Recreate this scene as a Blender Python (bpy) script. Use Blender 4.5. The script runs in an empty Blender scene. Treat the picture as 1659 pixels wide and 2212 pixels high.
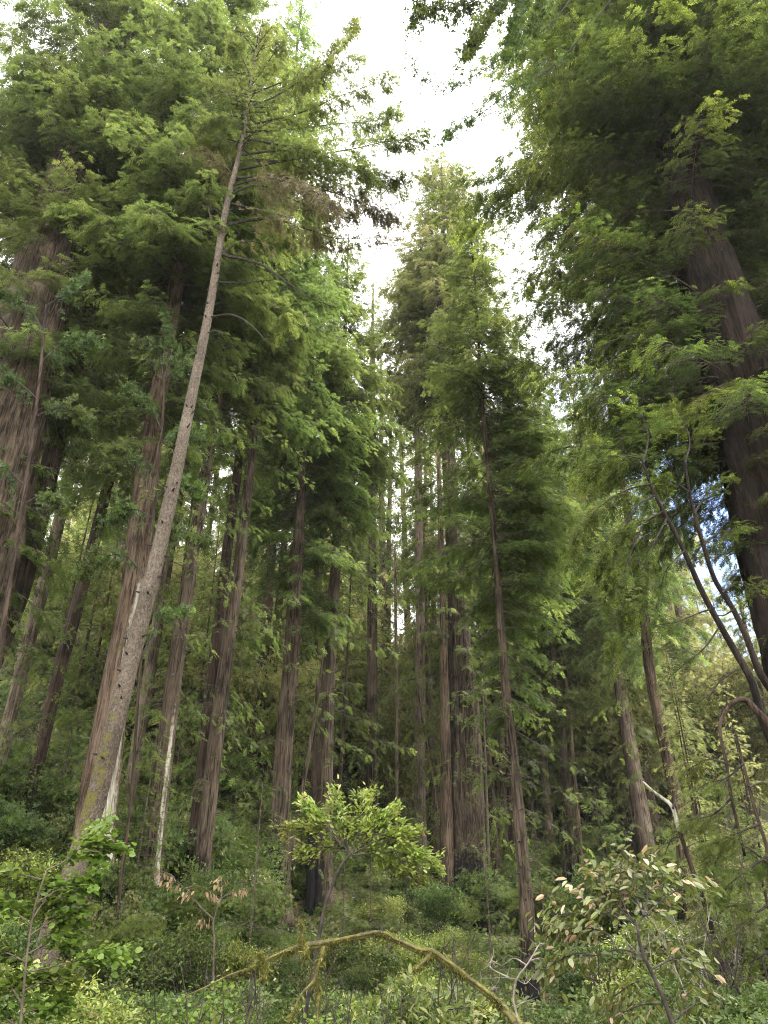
import bpy, math, random
import numpy as np
R = math.radians
sc = bpy.context.scene
col = sc.collection

# ------------------------------------------------------------------ camera
EYE = np.array([0.0, 0.0, 1.6]); PITCH = R(31.0); FPX = 1650.0
cam = bpy.data.cameras.new('camera'); co = bpy.data.objects.new('camera', cam); col.objects.link(co)
co.location = EYE; co.rotation_euler = (R(90) + PITCH, 0, 0)
cam.sensor_fit = 'VERTICAL'; cam.sensor_height = 36; cam.lens = 36 * FPX / 2212.0
cam.clip_start = 0.05; cam.clip_end = 3000
sc.camera = co

# ------------------------------------------------------------------ sky and sun
SUN_EL, SUN_AZ = R(62), R(60)          # azimuth clockwise from +Y
world = bpy.data.worlds.new('World'); sc.world = world; world.use_nodes = True
wn, wl = world.node_tree.nodes, world.node_tree.links
wn.clear()
wo = wn.new('ShaderNodeOutputWorld'); bg = wn.new('ShaderNodeBackground'); bg.inputs[1].default_value = 0.12
sky = wn.new('ShaderNodeTexSky'); sky.sky_type = 'NISHITA'; sky.sun_disc = False
sky.air_density = 0.5; sky.dust_density = 0.3; sky.sun_elevation = SUN_EL; sky.sun_rotation = SUN_AZ
tc = wn.new('ShaderNodeTexCoord'); ns = wn.new('ShaderNodeTexNoise')
ns.inputs['Scale'].default_value = 2.2; ns.inputs['Detail'].default_value = 6
ns.inputs['Roughness'].default_value = 0.55
rp = wn.new('ShaderNodeValToRGB')
rp.color_ramp.elements[0].position = 0.36; rp.color_ramp.elements[0].color = (0.45, 0.45, 0.45, 1)
rp.color_ramp.elements[1].position = 0.52
# a break in the cloud low on the right
dt = wn.new('ShaderNodeVectorMath'); dt.operation = 'DOT_PRODUCT'
dt.inputs[1].default_value = (0.40, 0.80, 0.44)
mr = wn.new('ShaderNodeMapRange'); mr.inputs[1].default_value = 0.93; mr.inputs[2].default_value = 0.995
mr.inputs[3].default_value = 1.0; mr.inputs[4].default_value = 0.0
mu = wn.new('ShaderNodeMath'); mu.operation = 'MULTIPLY'
mx = wn.new('ShaderNodeMix'); mx.data_type = 'RGBA'
mx.inputs[7].default_value = (9.6, 9.5, 9.5, 1)
wl.new(tc.outputs['Generated'], ns.inputs['Vector']); wl.new(ns.outputs['Fac'], rp.inputs[0])
wl.new(tc.outputs['Generated'], dt.inputs[0]); wl.new(dt.outputs['Value'], mr.inputs[0])
wl.new(rp.outputs[0], mu.inputs[0]); wl.new(mr.outputs[0], mu.inputs[1]); wl.new(mu.outputs[0], mx.inputs[0])
wl.new(sky.outputs[0], mx.inputs[6]); wl.new(mx.outputs[2], bg.inputs[0]); wl.new(bg.outputs[0], wo.inputs[0])
sun = bpy.data.lights.new('sun', 'SUN'); so = bpy.data.objects.new('sun', sun); col.objects.link(so)
sun.energy = 1.4; sun.angle = R(11); sun.color = (1, 0.95, 0.86)
so.rotation_euler = (R(90) - SUN_EL, 0, -SUN_AZ + math.pi)
so.location = (0, 0, 60)
sc.view_settings.view_transform = 'Standard'; sc.view_settings.look = 'None'
sc.view_settings.exposure = 2.7; sc.view_settings.gamma = 1.0
cy = sc.cycles
cy.max_bounces = 8; cy.diffuse_bounces = 6; cy.glossy_bounces = 1; cy.transmission_bounces = 4
cy.transparent_max_bounces = 4; cy.caustics_reflective = False; cy.caustics_refractive = False
cy.filter_width = 1.05; cy.use_denoising = True; cy.sample_clamp_indirect = 3
cy.denoising_input_passes = 'RGB_ALBEDO_NORMAL'; cy.denoising_prefilter = 'NONE'
try: cy.denoiser = 'OPENIMAGEDENOISE'
except Exception: pass

# ------------------------------------------------------------------ helpers
def at(px, py, Y):
    """photo pixel (1659 x 2212) -> the point of its sight line at forward distance Y; and the depth there"""
    dx, dy = (px - 829.5) / FPX, (1106.0 - py) / FPX
    d = np.array([dx, math.cos(PITCH) - dy * math.sin(PITCH), math.sin(PITCH) + dy * math.cos(PITCH)])
    t = Y / d[1]
    return EYE + t * d, t

def nrm(a):
    return a / np.maximum(np.linalg.norm(a, axis=-1, keepdims=True), 1e-9)

def rng(seed): return np.random.default_rng(seed)

class MB:
    """collects unshared quads (with a per-face value v and material index)"""
    def __init__(s): s.q = []; s.v = []; s.m = []
    def add(s, quads, v=0.5, m=0):
        quads = np.asarray(quads, np.float32).reshape(-1, 4, 3)
        n = len(quads)
        s.q.append(quads); s.v.append(np.broadcast_to(np.asarray(v, np.float32), (n,)).copy())
        s.m.append(np.full(n, m, np.int32))
    def count(s): return sum(len(a) for a in s.q)
    def mesh(s, name, mats):
        q = np.concatenate(s.q); v = np.concatenate(s.v); m = np.concatenate(s.m)
        n = len(q); me = bpy.data.meshes.new(name)
        me.vertices.add(n * 4); me.vertices.foreach_set('co', q.reshape(-1))
        me.loops.add(n * 4); me.loops.foreach_set('vertex_index', np.arange(n * 4, dtype=np.int32))
        me.polygons.add(n); me.polygons.foreach_set('loop_start', np.arange(0, n * 4, 4, dtype=np.int32))
        me.polygons.foreach_set('material_index', m)
        a = me.attributes.new('v', 'FLOAT', 'FACE'); a.data.foreach_set('value', v)
        for x in mats: me.materials.append(x)
        me.update(calc_edges=True)
        return me
    def build(s, name, mats, parent=None):
        return link(name, s.mesh(name, mats if isinstance(mats, (list, tuple)) else [mats]), parent)

def link(name, me, parent=None):
    o = bpy.data.objects.new(name, me); col.objects.link(o)
    if parent is not None: o.parent = parent
    return o

def tag(o, label=None, cat=None, group=None, kind=None):
    if label: o['label'] = label
    if cat: o['category'] = cat
    if group: o['group'] = group
    if kind: o['kind'] = kind
    return o

def empty(name, loc, label, cat, group=None, rz=0.0, s=1.0):
    o = bpy.data.objects.new(name, None); col.objects.link(o)
    o.location = [float(x) for x in loc]; o.rotation_euler = (0, 0, rz); o.scale = (s, s, s)
    o.empty_display_size = 0.3
    return tag(o, label, cat, group)

def dup(root, loc, rz, s, label=None, group=None):
    c = root.copy(); col.objects.link(c)
    c.location = [float(x) for x in loc]; c.rotation_euler = (0, 0, rz); c.scale = (s, s, s)
    if label: c['label'] = label
    if group: c['group'] = group
    for ch in root.children:
        d = ch.copy(); col.objects.link(d); d.parent = c
        for g in ch.children:
            e = g.copy(); col.objects.link(e); e.parent = d
    return c

def prisms(p0, p1, r0, r1, sides=3):
    """straight tapered twigs, all at once"""
    p0, p1 = np.asarray(p0, float), np.asarray(p1, float)
    n = len(p0); d = nrm(p1 - p0)
    up = np.where(np.abs(d[:, 2:3]) > 0.9, np.array([[1., 0, 0]]), np.array([[0, 0, 1.]]))
    a = nrm(np.cross(d, up)); b = np.cross(d, a)
    th = np.linspace(0, 2 * np.pi, sides, endpoint=False)
    ring = np.cos(th)[None, :, None] * a[:, None] + np.sin(th)[None, :, None] * b[:, None]
    r0 = np.broadcast_to(np.asarray(r0, float), (n,))[:, None, None]
    r1 = np.broadcast_to(np.asarray(r1, float), (n,))[:, None, None]
    A = p0[:, None] + ring * r0; B = p1[:, None] + ring * r1
    A2, B2 = np.roll(A, -1, 1), np.roll(B, -1, 1)
    return np.stack([A, A2, B2, B], 2).reshape(-1, 4, 3)

def place(proto, pos, d, up, s):
    """copies of a spray (K,4,3) at each pos, x along d -> (N*K,4,3)"""
    x = nrm(d); y = nrm(np.cross(up, x)); z = np.cross(x, y)
    p = proto[None] * np.asarray(s).reshape(-1, 1, 1, 1)
    out = pos[:, None, None, :] + p[..., 0:1] * x[:, None, None] + p[..., 1:2] * y[:, None, None] + p[..., 2:3] * z[:, None, None]
    return out.reshape(-1, 4, 3)

def catmull(p, n):
    p = np.asarray(p, float); m = len(p)
    if m == 2: return p[0] + (p[1] - p[0]) * np.linspace(0, 1, n)[:, None]
    e = np.vstack([2 * p[0] - p[1], p, 2 * p[-1] - p[-2]])
    t = np.linspace(0, m - 1 - 1e-6, n); i = t.astype(int); f = (t - i)[:, None]
    a, b, c, d = e[i], e[i + 1], e[i + 2], e[i + 3]
    return 0.5 * (2 * b + (c - a) * f + (2 * a - 5 * b + 4 * c - d) * f ** 2 + (3 * b - a - 3 * c + d) * f ** 3)

def tube_mesh(name, pts, rad, sides, mats, seed=0, flute=0.0, stain=None, ridges=(3, 5, 9, 13, 17, 23), flare=0.0, smooth=True):
    """one closed, shared-vertex tube with a fluted, uneven section; attributes char / moss / pale per vertex"""
    g = rng(seed); pts = np.asarray(pts, float); rad = np.asarray(rad, float); n = len(pts)
    t = nrm(np.gradient(pts, axis=0))
    ref = np.array([0., 1, 0]) if abs(t[0][1]) < 0.9 else np.array([1., 0, 0])
    a = nrm(np.cross(ref[None], t)); b = np.cross(t, a)
    th = np.linspace(0, 2 * np.pi, sides, endpoint=False)
    s = np.concatenate([[0], np.cumsum(np.linalg.norm(np.diff(pts, axis=0), axis=1))])
    disp = np.zeros((n, sides))
    for k in ridges:
        ph = g.uniform(0, 6.28); dr = g.normal(0, 0.10); am = flute * g.uniform(0.6, 1.3) * (1.0 if k < 8 else 0.5)
        wob = np.interp(s, np.arange(0, s[-1] + 3, 1.6), g.normal(0, 0.45, len(np.arange(0, s[-1] + 3, 1.6))))
        disp += am * np.cos(k * th[None] + ph + (dr * s + wob)[:, None] * 1.0)
    disp += flute * 0.25 * g.normal(0, 1, (n, sides))
    fl = flare * np.exp(-s / 0.9)
    lob = 1 + 0.45 * np.cos(5 * th + g.uniform(0, 6)) + 0.3 * np.cos(3 * th + g.uniform(0, 6))
    rr = rad[:, None] * (1 + disp + fl[:, None] * lob[None])
    V = pts[:, None] + rr[..., None] * (np.cos(th)[None, :, None] * a[:, None] + np.sin(th)[None, :, None] * b[:, None])
    V = V.reshape(-1, 3)
    i = np.arange(n - 1)[:, None] * sides; j = np.arange(sides)[None]; j2 = (j + 1) % sides
    F = np.stack([i + j, i + j2, i + sides + j2, i + sides + j], -1).reshape(-1, 4)
    me = bpy.data.meshes.new(name)
    nv = len(V) + 2
    me.vertices.add(nv); me.vertices.foreach_set('co', np.vstack([V, pts[0], pts[-1]]).astype(np.float32).reshape(-1))
    cap = np.concatenate([np.stack([j2[0], j[0], np.full(sides, nv - 2)], -1),
                          np.stack([j[0] + (n - 1) * sides, j2[0] + (n - 1) * sides, np.full(sides, nv - 1)], -1)])
    idx = np.concatenate([F.reshape(-1), cap.reshape(-1)]).astype(np.int32)
    st = np.concatenate([np.arange(len(F)) * 4, len(F) * 4 + np.arange(len(cap)) * 3]).astype(np.int32)
    me.loops.add(len(idx)); me.loops.foreach_set('vertex_index', idx)
    me.polygons.add(len(st)); me.polygons.foreach_set('loop_start', st)
    if smooth: me.polygons.foreach_set('use_smooth', np.ones(len(st), bool))
    me.update(calc_edges=True)
    h = np.repeat(s, sides); ang = np.tile(th, n)
    fields = stain(h, ang, g) if stain else {}
    for k in ('char', 'moss', 'pale'):
        if k in fields:
            at_ = me.attributes.new(k, 'FLOAT', 'POINT')
            at_.data.foreach_set('value', np.concatenate([np.clip(fields[k], 0, 1), [0, 0]]).astype(np.float32))
    for m in (mats if isinstance(mats, (list, tuple)) else [mats]): me.materials.append(m)
    return me

# ------------------------------------------------------------------ materials
def newmat(name):
    m = bpy.data.materials.new(name); m.use_nodes = True
    nt = m.node_tree; nt.nodes.clear()
    return m, nt.nodes, nt.links

def ramp(n, stops):
    r = n.new('ShaderNodeValToRGB'); e = r.color_ramp.elements
    while len(e) < len(stops): e.new(0.5)
    for x, (p, c) in zip(e, stops): x.position = p; x.color = (*c, 1)
    return r

def foliage_mat(name, stops, trans=0.6, rough=0.55, spec=0.2):
    m, n, l = newmat(name)
    a = n.new('ShaderNodeAttribute'); a.attribute_name = 'v'
    r = ramp(n, stops); l.new(a.outputs['Fac'], r.inputs[0])
    oi = n.new('ShaderNodeObjectInfo')
    hs = n.new('ShaderNodeHueSaturation')
    mp = n.new('ShaderNodeMapRange'); mp.inputs[3].default_value = 0.485; mp.inputs[4].default_value = 0.515
    mv = n.new('ShaderNodeMapRange'); mv.inputs[3].default_value = 0.85; mv.inputs[4].default_value = 1.2
    l.new(oi.outputs['Random'], mp.inputs[0]); l.new(oi.outputs['Random'], mv.inputs[0])
    l.new(mp.outputs[0], hs.inputs['Hue']); l.new(mv.outputs[0], hs.inputs['Value']); l.new(r.outputs[0], hs.inputs['Color'])
    p = n.new('ShaderNodeBsdfPrincipled'); p.inputs['Roughness'].default_value = rough
    p.inputs['Specular IOR Level'].default_value = spec
    t = n.new('ShaderNodeBsdfTranslucent')
    hb = n.new('ShaderNodeHueSaturation'); hb.inputs['Hue'].default_value = 0.497; hb.inputs['Saturation'].default_value = 1.0; hb.inputs['Value'].default_value = 1.35
    l.new(hs.outputs[0], p.inputs['Base Color']); l.new(hs.outputs[0], hb.inputs['Color']); l.new(hb.outputs[0], t.inputs['Color'])
    mxs = n.new('ShaderNodeMixShader'); mxs.inputs[0].default_value = trans
    l.new(p.outputs[0], mxs.inputs[1]); l.new(t.outputs[0], mxs.inputs[2])
    o = n.new('ShaderNodeOutputMaterial'); l.new(mxs.outputs[0], o.inputs[0])
    return m

def bark_mat(name, dark, mid, light, scale=(14, 14, 1.0), bump=0.9, dist=0.12, scaly=False):
    m, n, l = newmat(name)
    tcn = n.new('ShaderNodeTexCoord'); mp = n.new('ShaderNodeMapping'); mp.inputs['Scale'].default_value = scale
    l.new(tcn.outputs['Object'], mp.inputs[0])
    n1 = n.new('ShaderNodeTexNoise'); n1.inputs['Scale'].default_value = 1.0; n1.inputs['Detail'].default_value = 5
    n1.inputs['Roughness'].default_value = 0.65; n1.inputs['Distortion'].default_value = 0.9
    l.new(mp.outputs[0], n1.inputs['Vector'])
    if scaly:
        vo = n.new('ShaderNodeTexVoronoi'); vo.feature = 'DISTANCE_TO_EDGE'; vo.inputs['Scale'].default_value = 1.0
        mp2 = n.new('ShaderNodeMapping'); mp2.inputs['Scale'].default_value = (16, 16, 11)
        l.new(tcn.outputs['Object'], mp2.inputs[0]); l.new(mp2.outputs[0], vo.inputs['Vector'])
    n2 = n.new('ShaderNodeTexNoise'); n2.inputs['Scale'].default_value = 0.9; n2.inputs['Detail'].default_value = 4
    l.new(tcn.outputs['Object'], n2.inputs['Vector'])
    r = ramp(n, [(0.36, dark), (0.47, mid), (0.64, light)])
    ad = n.new('ShaderNodeMath'); ad.operation = 'MULTIPLY_ADD'; ad.inputs[1].default_value = 0.5
    sb = n.new('ShaderNodeMath'); sb.operation = 'SUBTRACT'; sb.inputs[1].default_value = 0.25
    l.new(n2.outputs['Fac'], ad.inputs[0]); l.new(n1.outputs['Fac'], ad.inputs[2]); l.new(ad.outputs[0], sb.inputs[0])
    l.new(sb.outputs[0], r.inputs[0])
    cur = r.outputs[0]
    n3 = n.new('ShaderNodeTexNoise'); n3.inputs['Scale'].default_value = 7; n3.inputs['Detail'].default_value = 5
    l.new(tcn.outputs['Object'], n3.inputs['Vector'])
    def stain(attr, color, sharp):
        nonlocal cur
        a = n.new('ShaderNodeAttribute'); a.attribute_name = attr
        s = n.new('ShaderNodeMath'); s.operation = 'ADD'; l.new(a.outputs['Fac'], s.inputs[0])
        k = n.new('ShaderNodeMapRange'); k.inputs[1].default_value = 0.3; k.inputs[2].default_value = 0.7
        k.inputs[3].default_value = -sharp; k.inputs[4].default_value = sharp
        l.new(n3.outputs['Fac'], k.inputs[0]); l.new(k.outputs[0], s.inputs[1])
        f = n.new('ShaderNodeMapRange'); f.inputs[1].default_value = 0.38; f.inputs[2].default_value = 0.62
        l.new(s.outputs[0], f.inputs[0])
        x = n.new('ShaderNodeMix'); x.data_type = 'RGBA'
        l.new(f.outputs[0], x.inputs[0]); l.new(cur, x.inputs[6]); l.new(color, x.inputs[7]); cur = x.outputs[2]
    ch = n.new('ShaderNodeRGB'); ch.outputs[0].default_value = (0.012, 0.011, 0.010, 1)
    ms = ramp(n, [(0.3, (0.045, 0.040, 0.012)), (0.7, (0.105, 0.095, 0.022))]); l.new(n3.outputs['Fac'], ms.inputs[0])
    pl = ramp(n, [(0.36, (0.07, 0.055, 0.04)), (0.5, (0.30, 0.27, 0.21)), (0.7, (0.44, 0.43, 0.34))]); l.new(n1.outputs['Fac'], pl.inputs[0])
    stain('pale', pl.outputs[0], 0.15); stain('moss', ms.outputs[0], 0.3); stain('char', ch.outputs[0], 0.25)
    p = n.new('ShaderNodeBsdfPrincipled'); p.inputs['Roughness'].default_value = 0.9
    p.inputs['Specular IOR Level'].default_value = 0.15
    l.new(cur, p.inputs['Base Color'])
    bp = n.new('ShaderNodeBump'); bp.inputs['Strength'].default_value = bump; bp.inputs['Distance'].default_value = dist
    if scaly:
        mm = n.new('ShaderNodeMath'); mm.operation = 'ADD'; l.new(n1.outputs['Fac'], mm.inputs[0]); l.new(vo.outputs['Distance'], mm.inputs[1])
        l.new(mm.outputs[0], bp.inputs['Height'])
    else: l.new(n1.outputs['Fac'], bp.inputs['Height'])
    l.new(bp.outputs[0], p.inputs['Normal'])
    o = n.new('ShaderNodeOutputMaterial'); l.new(p.outputs[0], o.inputs[0])
    return m

def plain_mat(name, c0, c1, scale=6, rough=0.85, bump=0.3):
    m, n, l = newmat(name)
    tcn = n.new('ShaderNodeTexCoord'); n1 = n.new('ShaderNodeTexNoise'); n1.inputs['Scale'].default_value = scale; n1.inputs['Detail'].default_value = 5
    l.new(tcn.outputs['Object'], n1.inputs['Vector'])
    r = ramp(n, [(0.35, c0), (0.65, c1)]); l.new(n1.outputs['Fac'], r.inputs[0])
    p = n.new('ShaderNodeBsdfPrincipled'); p.inputs['Roughness'].default_value = rough; p.inputs['Specular IOR Level'].default_value = 0.2
    l.new(r.outputs[0], p.inputs['Base Color'])
    b = n.new('ShaderNodeBump'); b.inputs['Strength'].default_value = bump; b.inputs['Distance'].default_value = 0.02
    l.new(n1.outputs['Fac'], b.inputs['Height']); l.new(b.outputs[0], p.inputs['Normal'])
    o = n.new('ShaderNodeOutputMaterial'); l.new(p.outputs[0], o.inputs[0])
    return m

M = {}
M['redwood'] = bark_mat('redwood_bark', (0.012, 0.009, 0.006), (0.052, 0.037, 0.0245), (0.118, 0.088, 0.061))
M['redwood_grey'] = bark_mat('grey_redwood_bark', (0.026, 0.019, 0.014), (0.095, 0.069, 0.048), (0.2, 0.157, 0.115))
M['redwood_dark'] = bark_mat('dark_redwood_bark', (0.011, 0.008, 0.006), (0.034, 0.022, 0.015), (0.075, 0.05, 0.035))
M['redwood_red'] = bark_mat('reddish_redwood_bark', (0.018, 0.012, 0.008), (0.074, 0.049, 0.032), (0.16, 0.115, 0.08))
M['redwood_deep'] = bark_mat('deep_brown_redwood_bark', (0.005, 0.0035, 0.0025), (0.014, 0.009, 0.0065), (0.032, 0.021, 0.015))
M['fir'] = bark_mat('fir_bark', (0.045, 0.035, 0.026), (0.08, 0.062, 0.046), (0.145, 0.116, 0.087), scale=(24, 24, 14), bump=0.9, dist=0.04, scaly=True)
M['twig'] = plain_mat('twig_bark', (0.035, 0.026, 0.02), (0.10, 0.075, 0.055), 12)
M['twig_dark'] = plain_mat('dark_twig_bark', (0.015, 0.012, 0.010), (0.045, 0.035, 0.028), 12)
M['twig_pale'] = plain_mat('bleached_wood', (0.10, 0.08, 0.06), (0.25, 0.215, 0.175), 12)
M['deadfol'] = foliage_mat('dry_fir_needles', [(0.1, (0.08, 0.07, 0.03)), (0.6, (0.165, 0.145, 0.065)), (1.0, (0.25, 0.215, 0.11))], 0.3)
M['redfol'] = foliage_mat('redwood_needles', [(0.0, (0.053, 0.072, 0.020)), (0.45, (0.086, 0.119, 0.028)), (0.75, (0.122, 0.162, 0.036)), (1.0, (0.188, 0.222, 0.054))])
M['darkfol'] = foliage_mat('dark_redwood_needles', [(0.0, (0.032, 0.046, 0.011)), (0.5, (0.060, 0.084, 0.018)), (0.8, (0.115, 0.15, 0.026)), (1.0, (0.22, 0.26, 0.042))])
M['firfol'] = foliage_mat('fir_needles', [(0.0, (0.05, 0.064, 0.016)), (0.5, (0.10, 0.125, 0.028)), (1.0, (0.18, 0.205, 0.05))])
M['oldfol'] = foliage_mat('olive_redwood_needles', [(0.0, (0.06, 0.072, 0.022)), (0.5, (0.108, 0.127, 0.036)), (0.85, (0.15, 0.165, 0.048)), (1.0, (0.22, 0.195, 0.085))])
M['oakfol'] = foliage_mat('tanoak_leaves', [(0.0, (0.026, 0.042, 0.014)), (0.5, (0.062, 0.092, 0.024)), (0.8, (0.115, 0.16, 0.032)), (1.0, (0.19, 0.24, 0.05))], 0.4, 0.5, 0.25)
M['litfol'] = foliage_mat('far_needles_painted_sun', [(0.0, (0.14, 0.155, 0.05)), (0.5, (0.22, 0.235, 0.075)), (0.85, (0.29, 0.285, 0.105)), (1.0, (0.37, 0.315, 0.16))])  # lightened leaf colour: sunlight on the far slopes is painted in
M['hazel'] = foliage_mat('hazel_leaves', [(0.0, (0.045, 0.080, 0.012)), (0.5, (0.10, 0.15, 0.021)), (1.0, (0.20, 0.25, 0.042))], 0.45, 0.45, 0.4)
M['shrub'] = foliage_mat('shrub_leaves', [(0.0, (0.032, 0.046, 0.012)), (0.5, (0.078, 0.100, 0.020)), (0.85, (0.155, 0.165, 0.038)), (1.0, (0.28, 0.235, 0.12))], 0.35, 0.42, 0.5)
M['bayfol'] = foliage_mat('bay_leaves', [(0.0, (0.06, 0.085, 0.012)), (0.45, (0.16, 0.205, 0.03)), (0.85, (0.29, 0.32, 0.07)), (0.93, (0.32, 0.24, 0.11)), (1.0, (0.36, 0.20, 0.12))], 0.35, 0.38, 0.55)
M['tanleaf'] = foliage_mat('withered_leaves', [(0.0, (0.13, 0.085, 0.045)), (0.5, (0.28, 0.19, 0.105)), (1.0, (0.44, 0.33, 0.22))], 0.3, 0.5, 0.3)
M['greyleaf'] = foliage_mat('pale_underside_leaves', [(0.0, (0.035, 0.042, 0.012)), (0.4, (0.085, 0.10, 0.022)), (0.62, (0.145, 0.155, 0.035)), (0.74, (0.21, 0.23, 0.12)), (0.82, (0.27, 0.17, 0.09)), (1.0, (0.42, 0.28, 0.19))], 0.3, 0.4, 0.5)
M['fern'] = foliage_mat('fern_fronds', [(0.0, (0.035, 0.075, 0.018)), (0.6, (0.075, 0.14, 0.035)), (1.0, (0.15, 0.22, 0.07))], 0.35, 0.5, 0.3)
M['herb'] = foliage_mat('herb_leaves', [(0.0, (0.026, 0.046, 0.011)), (0.6, (0.064, 0.094, 0.020)), (0.9, (0.115, 0.155, 0.036)), (1.0, (0.17, 0.13, 0.075))], 0.35, 0.5, 0.3)
M['mossfol'] = foliage_mat('hanging_moss', [(0.0, (0.035, 0.036, 0.008)), (0.6, (0.095, 0.092, 0.02)), (1.0, (0.19, 0.175, 0.045))], 0.3, 0.8, 0.1)
M['mossbark'] = plain_mat('mossy_bark', (0.045, 0.036, 0.02), (0.12, 0.11, 0.03), 18, 0.95, 0.9)
M['rock'] = plain_mat('grey_rock', (0.12, 0.12, 0.11), (0.30, 0.30, 0.28), 8, 0.9, 0.6)

# ------------------------------------------------------------------ spray prototypes, x forward, y sideways, z up
def diamond(o, d, ln, w, n=(0, 0, 1), fold=0.0):
    o = np.array(o, float); d = nrm(np.array(d, float)); s = nrm(np.cross(np.array(n, float), d)); u = np.cross(d, s)
    return [o, o + d * ln * 0.5 + s * w / 2 + u * fold * w, o + d * ln, o + d * ln * 0.5 - s * w / 2 + u * fold * w]

def proto_spray(n=5, ang=46, ln=0.42, w=0.10, droop=0.22, seed=1):
    g = rng(seed); q = []
    for i in range(n):
        t = 0.08 + 0.72 * i / (n - 1)
        for s in (-1, 1):
            a = R(ang + g.normal(0, 7)); l_ = ln * (1 - 0.35 * t) * g.uniform(0.85, 1.1)
            q.append(diamond((t + g.normal(0, 0.03), 0, -droop * t * t), (math.cos(a), s * math.sin(a), g.normal(-0.12, 0.16)), l_, w, fold=0.12))
    q.append(diamond((0.7, 0, -droop * 0.5), (1, 0, -0.15), ln * 0.85, w))
    q.append(diamond((-0.05, 0, 0), (1, 0.0, -0.05), 0.85, w * 0.8))
    return np.array(q, np.float32)

def proto_whorl(n=6, ln=1.0, w=0.30, seed=1, tilt=0.45):
    g = rng(seed); q = []
    for i in range(n):
        a = 2 * math.pi * i / n + g.normal(0, 0.25)
        q.append(diamond((0, 0, 0), (tilt + g.normal(0, 0.25), math.cos(a), math.sin(a)), ln * g.uniform(0.75, 1.1), w, (1, 0, 0.001), 0.15))
    return np.array(q, np.float32)

def proto_round(w=0.85, seed=1):
    """one broad leaf of two folded quads"""
    p = lambda x, y, z: np.array([x, y, z])
    a = [p(0, 0, 0), p(0.25, w * .46, .06), p(0.68, w * .44, .05), p(1, 0, -0.06)]
    b = [p(0, 0, 0), p(1, 0, -0.06), p(0.68, -w * .44, .05), p(0.25, -w * .46, .06)]
    return np.array([a, b], np.float32)

P_RED = [proto_spray(5, 46, 0.44, 0.10, .25, seed=i) for i in range(4)]
P_FIR = [proto_spray(5, 42, 0.34, 0.09, 0.25, seed=10 + i) for i in range(3)]
P_OAK = [proto_whorl(6, 0.62, 0.21, seed=i) for i in range(3)]
P_ROUND = [proto_round()]; P_LONG = [proto_round(0.42)]

def scatter(mb, protos, pos, d, up, s, v, g, m=0, vj=0.12):
    k = g.integers(0, len(protos), len(pos))
    for i, p in enumerate(protos):
        w = k == i
        if not w.any(): continue
        q = place(p, pos[w], d[w], up[w], np.broadcast_to(s, (len(pos),))[w])
        vv = np.repeat(np.broadcast_to(v, (len(pos),))[w], len(p)) + (np.repeat(g.normal(0, vj, w.sum()), 2) if len(p) == 2 else g.normal(0, vj, w.sum() * len(p)))
        mb.add(q, np.clip(vv, 0, 1), m)

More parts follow.
